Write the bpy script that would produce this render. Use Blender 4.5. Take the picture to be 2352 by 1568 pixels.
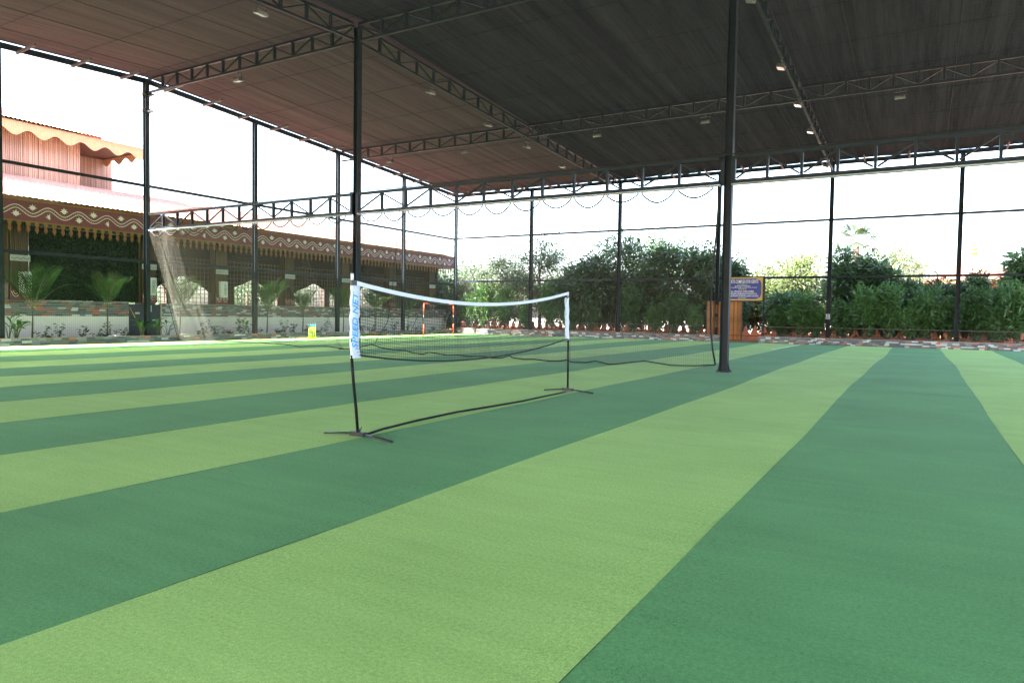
import bpy, math, random
import numpy as np
from mathutils import Vector, Matrix

# ------------------------------------------------------------------ camera, world, sun, exposure
S = bpy.context.scene
for o in list(bpy.data.objects): bpy.data.objects.remove(o)
F, YAW, PIT, ROL, CAMH = 1599.3175, .5284, -.0392, .0148, 1.3342      # focal length for a 2352 px wide frame
cy_, sy_ = math.cos(YAW), math.sin(YAW)
fwd = np.array([-sy_, cy_, 0.]); rgt = np.array([cy_, sy_, 0.]); upv = np.array([0, 0, 1.])
f2 = fwd*math.cos(PIT)+upv*math.sin(PIT); u2 = upv*math.cos(PIT)-fwd*math.sin(PIT)
r3 = rgt*math.cos(ROL)+u2*math.sin(ROL); u3 = u2*math.cos(ROL)-rgt*math.sin(ROL)
CAM = np.array([0, 0, CAMH])
cd = bpy.data.cameras.new('camera'); cam = bpy.data.objects.new('camera', cd); S.collection.objects.link(cam)
cd.sensor_width = 36; cd.lens = F/2352*36; cd.clip_start = .05; cd.clip_end = 2000
M = Matrix.Identity(4)
for i, v in enumerate((r3, u3, -f2)):
    for j in range(3): M[j][i] = v[j]
M.translation = Vector(CAM); cam.matrix_world = M
S.camera = cam

SUN = Vector((-.32, -.85, 1)).normalized()
W = bpy.data.worlds.new('World'); S.world = W; W.use_nodes = True
nt = W.node_tree; bg = nt.nodes['Background']
sky = nt.nodes.new('ShaderNodeTexSky'); sky.sky_type = 'NISHITA'; sky.sun_disc = False
sky.sun_elevation = math.asin(SUN.z); sky.sun_rotation = math.atan2(SUN.x, SUN.y)
sky.dust_density = 5.0; sky.air_density = 1.0; sky.ozone_density = 1.0; sky.altitude = 20
nt.links.new(sky.outputs[0], bg.inputs[0]); bg.inputs[1].default_value = .15
sl = bpy.data.lights.new('sun', 'SUN'); sl.energy = 4.2; sl.angle = math.radians(.6); sl.color = (1, .95, .87)
so = bpy.data.objects.new('sun', sl); S.collection.objects.link(so)
so.rotation_euler = SUN.to_track_quat('Z', 'Y').to_euler(); so.location = (0, 0, 40)
vs = S.view_settings; vs.view_transform = 'Standard'; vs.look = 'None'; vs.gamma = 1; vs.use_curve_mapping = False
vs.exposure = 3.8
S.render.engine = 'CYCLES'; S.cycles.use_denoising = True; S.cycles.max_bounces = 8
S.cycles.diffuse_bounces = 5; S.cycles.sample_clamp_indirect = 12; S.cycles.caustics_reflective = False; S.cycles.caustics_refractive = False

random.seed(7); rng = np.random.default_rng(7)
R = random.random
def U(a, b): return a+(b-a)*R()

# ------------------------------------------------------------------ pixel rays (2352 x 1568 frame)
def ray(x, y): return f2+r3*((x-1176)/F)+u3*((784-y)/F)
def on(x, y, ax, val):
    d = ray(x, y); t = (val-CAM[ax])/d[ax]; return CAM+d*t
def gz(x, y, z=0): return on(x, y, 2, z)
def gx(x, y, X): return on(x, y, 0, X)
def gy(x, y, Y): return on(x, y, 1, Y)

# ------------------------------------------------------------------ materials
MATS = {}
def mat(name, col, rough=.6, metal=0, var=.0, vscale=6, bump=0, bscale=60, stretch=None, spec=.4, col2=None, trans=0, object_random=0):
    if name in MATS: return MATS[name]
    m = bpy.data.materials.new(name); m.use_nodes = True; N = m.node_tree.nodes; L = m.node_tree.links
    p = N['Principled BSDF']; p.inputs['Roughness'].default_value = rough; p.inputs['Metallic'].default_value = metal
    p.inputs['Specular IOR Level'].default_value = spec
    tc = N.new('ShaderNodeTexCoord'); mp = N.new('ShaderNodeMapping'); L.new(tc.outputs['Object'], mp.inputs[0])
    if stretch: mp.inputs['Scale'].default_value = stretch
    c = (*col, 1)
    if var or col2:
        n = N.new('ShaderNodeTexNoise'); n.inputs['Scale'].default_value = vscale; n.inputs['Detail'].default_value = 6
        n.inputs['Roughness'].default_value = .65
        L.new(mp.outputs[0], n.inputs['Vector'])
        r = N.new('ShaderNodeValToRGB'); L.new(n.outputs['Fac'], r.inputs[0])
        if col2: a, b = (*col, 1), (*col2, 1)
        else: a = tuple(max(0, k*(1-var)) for k in col)+(1,); b = tuple(min(1, k*(1+var)) for k in col)+(1,)
        r.color_ramp.elements[0].color = a; r.color_ramp.elements[1].color = b
        r.color_ramp.elements[0].position = .3; r.color_ramp.elements[1].position = .7
        src = r.outputs[0]
    else:
        rgb = N.new('ShaderNodeRGB'); rgb.outputs[0].default_value = c; src = rgb.outputs[0]
    if object_random:
        oi = N.new('ShaderNodeObjectInfo'); hs = N.new('ShaderNodeHueSaturation')
        mr = N.new('ShaderNodeMapRange'); mr.inputs[3].default_value = 1-object_random; mr.inputs[4].default_value = 1+object_random
        L.new(oi.outputs['Random'], mr.inputs[0]); L.new(mr.outputs[0], hs.inputs['Value']); L.new(src, hs.inputs['Color']); src = hs.outputs[0]
    L.new(src, p.inputs['Base Color'])
    if bump:
        b = N.new('ShaderNodeBump'); b.inputs['Strength'].default_value = bump; b.inputs['Distance'].default_value = .02
        n2 = N.new('ShaderNodeTexNoise'); n2.inputs['Scale'].default_value = bscale; n2.inputs['Detail'].default_value = 4
        L.new(mp.outputs[0], n2.inputs['Vector']); L.new(n2.outputs['Fac'], b.inputs['Height']); L.new(b.outputs[0], p.inputs['Normal'])
    if trans:
        t = N.new('ShaderNodeBsdfTranslucent'); L.new(src, t.inputs[0]); mx = N.new('ShaderNodeMixShader'); mx.inputs[0].default_value = trans
        L.new(p.outputs[0], mx.inputs[1]); L.new(t.outputs[0], mx.inputs[2]); L.new(mx.outputs[0], N['Material Output'].inputs[0])
    MATS[name] = m; return m

STEEL = mat('steel_paint', (.014, .0195, .026), .5, 0, .3, 3, .08, 25, spec=.15)
STEEL2 = mat('steel_paint_grey', (.03, .034, .04), .5, 0, .25, 4)
WHITEP = mat('white_pipe', (.42, .43, .45), .4, 0, .12, 5)
BLACK = mat('black_plastic', (.012, .012, .014), .38, 0)
ROPE = mat('black_rope', (.012, .013, .014), .8)

def shade_cloth(name, ca, cb):
    m = bpy.data.materials.new(name); m.use_nodes = True; N = m.node_tree.nodes; L = m.node_tree.links
    p = N['Principled BSDF']; p.inputs['Roughness'].default_value = .9; p.inputs['Specular IOR Level'].default_value = 0
    tc = N.new('ShaderNodeTexCoord')
    def noise(sc, scale, det):
        mp = N.new('ShaderNodeMapping'); mp.inputs['Scale'].default_value = sc; L.new(tc.outputs['Object'], mp.inputs[0])
        n = N.new('ShaderNodeTexNoise'); n.inputs['Scale'].default_value = scale; n.inputs['Detail'].default_value = det; n.inputs['Roughness'].default_value = .7
        L.new(mp.outputs[0], n.inputs['Vector']); return n.outputs['Fac']
    a = noise((2.2, .05, 1), 1.2, 8); b = noise((1, 1, 1), 34, 6); w = noise((9, .25, 1), 2.2, 5)
    def mul(x, y, op='MULTIPLY'):
        q = N.new('ShaderNodeMath'); q.operation = op
        for i, k in enumerate((x, y)):
            if isinstance(k, (int, float)): q.inputs[i].default_value = k
            else: L.new(k, q.inputs[i])
        return q.outputs[0]
    s = mul(mul(mul(a, .6), mul(w, .35), 'ADD'), mul(b, .45), 'ADD')
    r = N.new('ShaderNodeValToRGB'); L.new(s, r.inputs[0])
    r.color_ramp.elements[0].position = .55; r.color_ramp.elements[0].color = (*ca, 1)
    r.color_ramp.elements[1].position = .86; r.color_ramp.elements[1].color = (*cb, 1)
    L.new(r.outputs[0], p.inputs['Base Color'])
    bp = N.new('ShaderNodeBump'); bp.inputs['Strength'].default_value = .35; bp.inputs['Distance'].default_value = .05
    L.new(s, bp.inputs['Height']); L.new(bp.outputs[0], p.inputs['Normal'])
    t = N.new('ShaderNodeBsdfTranslucent'); t.inputs[0].default_value = (.05, .05, .055, 1)
    mx = N.new('ShaderNodeMixShader'); mx.inputs[0].default_value = .012
    L.new(p.outputs[0], mx.inputs[1]); L.new(t.outputs[0], mx.inputs[2]); L.new(mx.outputs[0], N['Material Output'].inputs[0])
    return m
CLOTH = shade_cloth('shade_cloth_black', (.008, .0082, .0095), (.045, .045, .053)); CLOTH_BOUNCE = shade_cloth('shade_cloth_red_bounce', (.068, .044, .057), (.125, .080, .103))  # second cloth has the red bounce off the pavilion roof put into its colour

def turf(name, ca, cb):
    m = bpy.data.materials.new(name); m.use_nodes = True; N = m.node_tree.nodes; L = m.node_tree.links
    p = N['Principled BSDF']; p.inputs['Roughness'].default_value = .9; p.inputs['Specular IOR Level'].default_value = .1
    p.inputs['Sheen Weight'].default_value = .04; p.inputs['Sheen Roughness'].default_value = .35
    tc = N.new('ShaderNodeTexCoord')
    def noise(sc, scale, det, ro=.6):
        mp = N.new('ShaderNodeMapping'); mp.inputs['Scale'].default_value = sc; L.new(tc.outputs['Object'], mp.inputs[0])
        n = N.new('ShaderNodeTexNoise'); n.inputs['Scale'].default_value = scale; n.inputs['Detail'].default_value = det; n.inputs['Roughness'].default_value = ro
        L.new(mp.outputs[0], n.inputs['Vector']); return n.outputs['Fac']
    fine = noise((1, 1, 1), 210, 4, .8); tuft = noise((1, 1, 1), 48, 5, .8); band = noise((.35, 5, 1), 1.6, 5); big = noise((1, 1, 1), .5, 3)
    def mul(x, y, op='MULTIPLY'):
        q = N.new('ShaderNodeMath'); q.operation = op
        for i, k in enumerate((x, y)):
            if isinstance(k, (int, float)): q.inputs[i].default_value = k
            else: L.new(k, q.inputs[i])
        return q.outputs[0]
    s = mul(mul(mul(fine, .75), mul(tuft, .38), 'ADD'), mul(mul(band, .08), mul(big, .16), 'ADD'), 'ADD')
    r = N.new('ShaderNodeValToRGB'); L.new(s, r.inputs[0])
    r.color_ramp.elements[0].position = .55; r.color_ramp.elements[0].color = (*ca, 1)
    r.color_ramp.elements[1].position = .83; r.color_ramp.elements[1].color = (*cb, 1)
    oi = N.new('ShaderNodeObjectInfo'); hs = N.new('ShaderNodeHueSaturation'); mr = N.new('ShaderNodeMapRange')
    mr.inputs[3].default_value = .94; mr.inputs[4].default_value = 1.06
    L.new(oi.outputs['Random'], mr.inputs[0]); L.new(mr.outputs[0], hs.inputs['Value']); L.new(r.outputs[0], hs.inputs['Color'])
    L.new(hs.outputs[0], p.inputs['Base Color'])
    bp = N.new('ShaderNodeBump'); bp.inputs['Strength'].default_value = .5; bp.inputs['Distance'].default_value = .012
    L.new(mul(fine, tuft, 'ADD'), bp.inputs['Height']); L.new(bp.outputs[0], p.inputs['Normal'])
    return m
TURF_L = turf('turf_light', (.130, .250, .050), (.400, .640, .182))
TURF_D = turf('turf_dark', (.036, .126, .040), (.140, .385, .132))

# ------------------------------------------------------------------ mesh helpers
COL = S.collection
def link(o, parent=None):
    COL.objects.link(o)
    if parent is not None: o.parent = parent
    return o
def tag(o, label=None, cat=None, group=None, kind=None):
    if label: o['label'] = label
    if cat: o['category'] = cat
    if group: o['group'] = group
    if kind: o['kind'] = kind
    return o
def empty(name, loc, label, cat, group=None, rz=0):
    o = bpy.data.objects.new(name, None); o.location = loc; o.rotation_euler = (0, 0, rz); o.empty_display_size = .2
    link(o); return tag(o, label, cat, group)
def npmesh(name, v, f):
    """f: (n,k) array of same-size faces"""
    v = np.asarray(v, np.float32); f = np.asarray(f, np.int32); k = f.shape[1]; n = len(f)
    me = bpy.data.meshes.new(name); me.vertices.add(len(v)); me.vertices.foreach_set('co', v.ravel())
    me.loops.add(n*k); me.loops.foreach_set('vertex_index', f.ravel())
    me.polygons.add(n); me.polygons.foreach_set('loop_start', np.arange(0, n*k, k, dtype=np.int32))
    me.update(calc_edges=True); me.validate(); return me
class MB:
    def __init__(s): s.v = []; s.f = []; s.m = []; s.mi = 0
    def add(s, vs, fs):
        b = len(s.v); s.v += [tuple(map(float, p)) for p in vs]; s.f += [tuple(b+i for i in q) for q in fs]; s.m += [s.mi]*len(fs); return s
    def box(s, a, b):
        (x0, y0, z0), (x1, y1, z1) = a, b
        return s.add([(x0, y0, z0), (x1, y0, z0), (x1, y1, z0), (x0, y1, z0), (x0, y0, z1), (x1, y0, z1), (x1, y1, z1), (x0, y1, z1)],
                     [(0, 3, 2, 1), (4, 5, 6, 7), (0, 1, 5, 4), (1, 2, 6, 5), (2, 3, 7, 6), (3, 0, 4, 7)])
    def bar(s, p, q, w, h, up=(0, 0, 1)):
        p = np.array(p, float); q = np.array(q, float); d = q-p; d /= np.linalg.norm(d)
        up = np.array(up, float)
        if abs(d@up) > .98: up = np.array([0, 1., 0])
        a = np.cross(d, up); a /= np.linalg.norm(a); b = np.cross(a, d)
        vs = [e+a*i*w/2+b*j*h/2 for e in (p, q) for i, j in ((-1, -1), (1, -1), (1, 1), (-1, 1))]
        return s.add(vs, [(0, 1, 2, 3), (7, 6, 5, 4), (0, 4, 5, 1), (1, 5, 6, 2), (2, 6, 7, 3), (3, 7, 4, 0)])
    def tube(s, pts, r, n=6, cap=True):
        pts = [np.array(p, float) for p in pts]; rs = r if hasattr(r, '__len__') else [r]*len(pts)
        b = len(s.v); vs = []; fs = []
        ref = None
        for i, p in enumerate(pts):
            d = pts[min(i+1, len(pts)-1)]-pts[max(i-1, 0)]; d = d/(np.linalg.norm(d)+1e-9)
            if ref is None:
                ref = np.array([0, 0, 1.]) if abs(d[2]) < .9 else np.array([1., 0, 0])
            a = np.cross(d, ref); a /= np.linalg.norm(a)+1e-9; c = np.cross(a, d); ref = c
            for k in range(n):
                t = 2*math.pi*k/n; vs.append(p+(a*math.cos(t)+c*math.sin(t))*rs[i])
        for i in range(len(pts)-1):
            for k in range(n):
                fs.append((i*n+k, i*n+(k+1) % n, (i+1)*n+(k+1) % n, (i+1)*n+k))
        if cap: fs.append(tuple(range(n))[::-1]); fs.append(tuple((len(pts)-1)*n+k for k in range(n)))
        return s.add(vs, fs)
    def prism(s, poly, axis, a, b):
        """poly: 2-D outline, extruded along axis from a to b"""
        n = len(poly)
        def P(u, v, w): return {0: (w, u, v), 1: (u, w, v), 2: (u, v, w)}[axis]
        vs = [P(u, v, a) for u, v in poly]+[P(u, v, b) for u, v in poly]
        fs = [tuple(range(n))[::-1], tuple(range(n, 2*n))]+[(i, (i+1) % n, n+(i+1) % n, n+i) for i in range(n)]
        return s.add(vs, fs)
    def lathe(s, prof, c=(0, 0, 0), n=16):
        vs = []; fs = []
        for r, z in prof:
            for k in range(n): t = 2*math.pi*k/n; vs.append((c[0]+r*math.cos(t), c[1]+r*math.sin(t), c[2]+z))
        for i in range(len(prof)-1):
            for k in range(n): fs.append((i*n+k, i*n+(k+1) % n, (i+1)*n+(k+1) % n, (i+1)*n+k))
        return s.add(vs, fs)
    def mesh(s, name, mats, smooth=False):
        me = bpy.data.meshes.new(name); me.from_pydata(s.v, [], s.f)
        for m in (mats if isinstance(mats, (list, tuple)) else [mats]): me.materials.append(m)
        if any(s.m): me.polygons.foreach_set('material_index', s.m)
        if smooth: me.polygons.foreach_set('use_smooth', [True]*len(s.f))
        me.update(); return me
    def build(s, name, mats, parent=None, smooth=False):
        return link(bpy.data.objects.new(name, s.mesh(name, mats, smooth)), parent)
def obj(name, me, m=None, parent=None, smooth=False):
    if m is not None and not me.materials: me.materials.append(m)
    if smooth: me.polygons.foreach_set('use_smooth', [True]*len(me.polygons))
    return link(bpy.data.objects.new(name, me), parent)
def inst(name, me, loc, parent=None, scale=(1, 1, 1), rot=(0, 0, 0)):
    o = bpy.data.objects.new(name, me); o.location = loc; o.scale = scale; o.rotation_euler = rot
    return link(o, parent)
def copy_tree(o, parent=None):
    c = o.copy(); COL.objects.link(c); c.parent = parent
    for ch in list(o.children): copy_tree(ch, c)
    return c
def text(name, body, m, parent, mw, size=1, shear=0, extrude=.002, width=None, align='CENTER'):
    cu = bpy.data.curves.new(name, 'FONT'); cu.body = body; cu.size = size; cu.shear = shear; cu.extrude = extrude; cu.align_x = align; cu.align_y = 'CENTER'
    cu.resolution_u = 3; cu.offset = .012*size
    t = bpy.data.objects.new(name+'_curve', cu); COL.objects.link(t)
    bpy.context.view_layer.update()
    me = bpy.data.meshes.new_from_object(t.evaluated_get(bpy.context.evaluated_depsgraph_get()))
    bpy.data.objects.remove(t)
    if width:
        xs = [v.co.x for v in me.vertices]; k = width/max(1e-6, max(xs)-min(xs))
        for v in me.vertices: v.co.x *= k
    me.materials.clear(); me.materials.append(m)
    o = link(bpy.data.objects.new(name, me), parent); o.matrix_local = mw; return o
def frame(origin, xd, yd):
    xd = Vector(xd).normalized(); yd = Vector(yd).normalized(); zd = xd.cross(yd)
    m = Matrix.Identity(4)
    for i, v in enumerate((xd, yd, zd)):
        for j in range(3): m[j][i] = v[j]
    m.translation = Vector(origin); return m
def ribbons(name, polylines, width, facing, m, parent, kind=True):
    """threads: thin flat ribbons following polylines; facing = rough normal"""
    V = []; Fq = []; b = 0; fn = np.array(facing, float)
    for pl in polylines:
        p = np.asarray(pl, float); d = np.gradient(p, axis=0); d /= np.linalg.norm(d, axis=1)[:, None]+1e-9
        w = np.cross(d, fn); w /= np.linalg.norm(w, axis=1)[:, None]+1e-9
        V.append(p-w*width/2); V.append(p+w*width/2); n = len(p)
        i = np.arange(n-1); Fq.append(np.stack([b+i, b+i+1, b+n+i+1, b+n+i], 1)); b += 2*n
    me = npmesh(name, np.concatenate(V), np.concatenate(Fq)); o = obj(name, me, m, parent)
    if kind: o['kind'] = 'stuff'
    return o

# ------------------------------------------------------------------ main dimensions
XL, Y1 = -27.21, 17.10
BD = 5.4491; YF = Y1+4*BD; Y3 = Y1+2*BD
LPY = [11.781, 17.05, 22.38, 27.81, 33.37, 38.9]
FPX = [-21.39, -15.445, -9.655, -4.02, 1.5235, 7.2]
XA, XB = -15.98, -4.10
XR = 11.0; YN = -20.0
ORD = ('first', 'second', 'third', 'fourth', 'fifth', 'sixth')
def zroof(y): return 10.62-.0585*abs(y-Y1)

# ------------------------------------------------------------------ ground
tag(MB().box((-160, -120, -.5), (160, 220, -.03)).build('ground', mat('outer_ground', (.32, .29, .25), .9, 0, .3, .6, .2, 8)), kind='structure')
fl = tag(MB().box((XL+.1, YN, -.029), (XR, YF-.3, -.014)).build('floor', mat('floor_slab', (.05, .09, .05), .9)), kind='structure')
s0 = -3.0955
def edge(k, y):
    w = min(1.2, max(.2, (y-4)/12))
    return s0+2*k+w*(.045*math.sin(.19*y+k*1.7)+.016*math.sin(.6*y+k*2.9)+.004*math.sin(2.3*y+k))
def wrinkle(x, y, k):
    z = 0
    for q, (yc, w, a) in enumerate(((8.1, .10, .010), (11.6, .14, .012), (14.9, .12, .016), (17.7, .16, .012), (19.3, .1, .014), (21.8, .15, .014), (25.2, .2, .014), (29, .2, .012))):
        yy = yc+.35*math.sin(k*2.1+q)+.05*math.sin(x*2.3+q); z += 1.6*a*(.5+.5*math.sin(k*3.7+q*1.9))*math.exp(-((y-yy)/w)**2)
    return z
NK0, NK1 = -12, 9
ys = np.concatenate([np.arange(YN, 2, 1.0), np.arange(2, 30, .085), np.arange(30, YF-.44, .35), [YF-.445]])
for k in range(NK0, NK1):
    n = 6; V = []; Fc = []
    for j, y in enumerate(ys):
        a = edge(k, y)+.0006; b = edge(k+1, y)-.0006
        if k == NK0: a = max(a, XL+.44)
        for i in range(n+1):
            x = a+(b-a)*i/n; ed = .010 if 0 < i < n else .007+.003*math.sin(y*1.3+k)
            V.append((x, y, wrinkle(x, y, k)*(1 if 0 < i < n else .12)+ed-.010))
    m_ = n+1
    for j in range(len(ys)-1):
        for i in range(n): Fc.append((j*m_+i, j*m_+i+1, (j+1)*m_+i+1, (j+1)*m_+i))
    o = obj('turf_strip', npmesh('turf_strip', V, Fc), TURF_L if k % 2 == 0 else TURF_D, fl, smooth=True)
    o.data.update()
q0, q1 = gz(1772, 802.5, .01), gz(1836, 792.5, .01)
MB().bar((q0[0], q0[1], .012), (q1[0], q1[1], .012), .05, .004).build('lit_seam', mat('lit_seam_white', (.75, .75, .72), .8), fl)  # white strip paints the lit edge of a lifted turf seam

# terracotta path beyond the far wall
tag(MB().box((-60, YF+1.9, -.029), (60, YF+30, -.018)).build('path', mat('terracotta_paving', (.30, .070, .038), .85, 0, .2, 3, .2, 20)), kind='structure')
tag(MB().box((XL-1.6, -20, -.029), (XL+.25, YF+1.2, .10)).build('planting_bed', mat('bed_soil', (.11, .08, .055), .95, 0, .4, 5, .5, 25)), kind='structure')
tag(MB().box((XL-1.6, YF-.2, -.029), (XR, YF+1.85, .09)).build('soil_strip', mat('bed_soil2', (.13, .085, .055), .95, 0, .4, 5, .5, 25)), kind='structure')

# ------------------------------------------------------------------ canopy
canopy = empty('sports_canopy', (0, 0, 0), 'tall dark steel canopy with lattice trusses and a black shade cloth roof over the turf', 'canopy')
def ibeam(mb, x, y, z0, z1, w=.2, t=.014):
    mb.box((x-w/2, y-w/2, z0), (x-w/2+t, y+w/2, z1)); mb.box((x+w/2-t, y-w/2, z0), (x+w/2, y+w/2, z1))
    mb.box((x-w/2+t, y-t/2, z0), (x+w/2-t, y+t/2, z1)); return mb
def post(x, y, zt, w=.2, flare=False):
    p = ibeam(MB(), x, y, .02, zt, w).build('post', STEEL, canopy)
    bp = MB().box((x-w*.85, y-w*.85, .0), (x+w*.85, y+w*.85, .019))
    bp.build('base_plate', STEEL, p)
    for sx in (1, -1): MB().prism([(x+sx*(w/2+.002), .021), (x+sx*w*.8, .021), (x+sx*(w/2+.002), .28)], 1, y-.006, y+.006).build('gusset', STEEL, p)
    for sx in (-1, 1):
        for sy in (-1, 1): MB().tube([(x+sx*w*.68, y+sy*w*.68, .0192), (x+sx*w*.68, y+sy*w*.68, .05)], .012, 6).build('bolt', STEEL2, p)
    return p
for y in LPY: post(XL, y, zroof(y)-.05, .18)
for x in FPX: post(x, YF, zroof(YF)-.05, .19)
cA = post(XA, Y1+.1, zroof(Y1)-.1, .185); cB = post(XB, Y1+.25, zroof(Y1)-.1, .19)
for x_ in (XA, XB): post(x_, -3.5, zroof(-3.5)-.1, .24)
# spiked collars on the second left post, splice boxes on the columns
for z in (9.98, 9.32):
    m_ = MB()
    for k in range(4):
        t = k*math.pi/2+.6; c, s = math.cos(t), math.sin(t); b = .12
        m_.add([(XL+c*.36, LPY[1]+s*.36, z-.02), (XL-s*b+c*.08, LPY[1]+c*b+s*.08, z-.09), (XL+s*b+c*.08, LPY[1]-c*b+s*.08, z-.09), (XL+c*.06, LPY[1]+s*.06, z+.1)],
               [(0, 1, 2), (0, 3, 1), (0, 2, 3), (1, 3, 2)])
    m_.build('collar_plate', STEEL2, canopy)
for x, yc in ((XA, Y1+.1), (XB, Y1+.25)):
    for s in (-1, 1):
        MB().box((x+s*.125-.05, yc-.15, 4.52), (x+s*.125+.05, yc-.02, 5.2)).build('splice_plate', STEEL, canopy)

def truss(p, q, depth, n, start=1, w=.085, vw=.1, dg=.05):
    """p,q ends of the top chord; web panels alternate"""
    p = np.array(p, float); q = np.array(q, float); dn = np.array([0, 0, -depth])
    t = bpy.data.objects.new('truss', None); link(t, canopy); t.empty_display_size = .2
    MB().bar(p, q, w, w).build('top_chord', STEEL, t); MB().bar(p+dn, q+dn, w*.9, w*.9).build('bottom_chord', STEEL, t)
    pts = [p+(q-p)*i/n for i in range(n+1)]
    iu = np.array([0, 0, w/2+.001])
    for i in range(1, n): MB().bar(pts[i]-iu, pts[i]+dn+iu, vw, vw*.6, up=(q-p)).build('web_post', STEEL, t)
    for i in range(n):
        a, b = (pts[i]-iu, pts[i+1]+dn+iu) if (i+start) % 2 == 0 else (pts[i]+dn+iu, pts[i+1]-iu)
        MB().bar(a+(b-a)*.06, a+(b-a)*.94, dg, dg*.8).build('diagonal', STEEL, t)
    return t
zt = zroof(Y1)-.06; e = .13
# ridge truss and the lower net truss (same plane)
truss((XL+.11, Y1, zt), (XA-e, Y1, zt), .52, 12, 0); truss((XA+e, Y1, zt), (XB-e, Y1, zt), .52, 12, 0); truss((XB+e, Y1, zt), (XR, Y1, zt), .52, 20, 0)
LZ = 5.15; LD = .58
truss((XL+.11, Y1, LZ), (XA-.19, Y1, LZ), LD, 12, 1); truss((XA+.19, Y1, LZ), (XB-.19, Y1, LZ), LD, 12, 1); truss((XB+.19, Y1, LZ), (XR, Y1, LZ), LD, 20, 1)
z3 = zroof(Y3)-.06
truss((XL+.11, Y3, z3), (XA-.05, Y3, z3), .5, 12, 0); truss((XA+.05, Y3, z3), (XB-.05, Y3, z3), .5, 12, 1); truss((XB+.05, Y3, z3), (XR, Y3, z3), .5, 20, 0)
for x, xf in ((XA, FPX[1]), (XB, FPX[3])):
    xm = x+(xf-x)*.5
    truss((x, Y1+.15, zt), (xm, Y3-.05, z3), .5, 11, 1); truss((xm, Y3+.05, z3), (xf, YF-.11, zroof(YF)-.06), .5, 11, 0)
    truss((x, Y1-.15, zt), (x, -3.5, zroof(-3.5)-.06), .5, 21, 0)
# eave beams
def eave(p, q, w=.09, h=.2): MB().bar(p, q, w, h).build('eave_beam', STEEL, canopy)
eave((XL-.06, Y1, zt-.05), (XL-.06, YF+.1, zroof(YF)-.11)); eave((XL-.06, Y1-.002, zt-.05), (XL-.06, YN, zroof(YN)-.11))
eave((XL-.1, YF+.15, zroof(YF)-.1), (XR, YF+.15, zroof(YF)-.1))
eave((XL-.1, YN, zroof(YN)-.1), (XR, YN, zroof(YN)-.1))
# wall rails
for z in (6.3, 3.25):
    ps = [YN]+LPY
    for a, b in zip(ps[:-1], ps[1:]): MB().bar((XL, a+.092, z), (XL, b-.092, z), .06, .115).build('wall_rail', STEEL, canopy)
for z in (6.36, 3.46):
    ps = [XL]+FPX+[XR]
    for a, b in zip(ps[:-1], ps[1:]): MB().bar((a+.097, YF, z), (b-.097, YF, z), .06, .115).build('wall_rail', STEEL, canopy)
# bracket arms along the eaves
yk = LPY[0]-BD+.6
ARM = mat('arm_paint', (.06, .05, .048), .55)
while yk < YF-1:
    z = zroof(yk)-.22; MB().bar((XL, yk, z-.05), (XL+1.25, yk, z+.02), .07, .09).build('bracket_arm', ARM, canopy); yk += BD/3
xk = XL+1.6
while xk < XR-1:
    z = zroof(YF)-.14; MB().bar((xk, YF-.05, z-.05), (xk, YF-1.1, z+.06), .06, .08).build('bracket_arm', ARM, canopy); xk += 1.92
# roof cloth in lengths between seam wires, slightly sagging
seams = [XL-.12, -25.9, -23.9, -21.7, -19.8, -17.4, -15.7, -13.1, -10.5, -7.75, -5.2, -2.2, .8, 3.8, 6.8, 9.8, 12.8, XR]
for i, (a, b) in enumerate(zip(seams[:-1], seams[1:])):
    for (ya, yb) in ((YN, Y1), (Y1, YF+.2)):
        nx, ny = 12, 60; V = []; Fc = []
        for j in range(ny+1):
            y = ya+(yb-ya)*j/ny
            for k in range(nx+1):
                t = k/nx; x = a+(b-a)*t
                sag = -.018*math.sin(math.pi*t)*(.6+.4*math.sin(y*.7+i))+.016*math.sin(x*4.1+i*2+.25*math.sin(y*.4))*math.sin(math.pi*t)+.012*math.sin(x*9.7+y*.13)*math.sin(math.pi*t)
                V.append((x, y, zroof(y)+.055+sag))
        for j in range(ny):
            for k in range(nx): p_ = j*(nx+1)+k; Fc.append((p_, p_+1, p_+nx+2, p_+nx+1))
        obj('roof_cloth', npmesh('roof_cloth', V, Fc), CLOTH_BOUNCE if b < XA+.5 else CLOTH, canopy, smooth=True)
    if i:
        for (ya, yb) in ((YN, Y1), (Y1, YF+.1)):
            MB().tube([(a, ya, zroof(ya)+.035), (a, yb, zroof(yb)+.035)], .007, 5).build('seam_wire', ROPE, canopy)
for y in np.arange(YN+1.3, YF, 2.72):
    MB().tube([(XL, y, zroof(y)+.012), (XR, y, zroof(y)+.012)], .006, 4).build('cross_wire', mat('wire_dark', (.012, .012, .012), .7, spec=.1), canopy)
# conduits under the lower truss
for a, b in ((XL+.12, XA-.14), (XA+.14, XB-.14), (XB+.14, XR)):
    for dz, dy in ((-.10, -.05), (-.10, .03)):
        MB().tube([(a, Y1+dy, LZ-LD+dz+.03), (b, Y1+dy, LZ-LD+dz+.03)], .022, 8).build('conduit', WHITEP, canopy, smooth=True)

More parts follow.
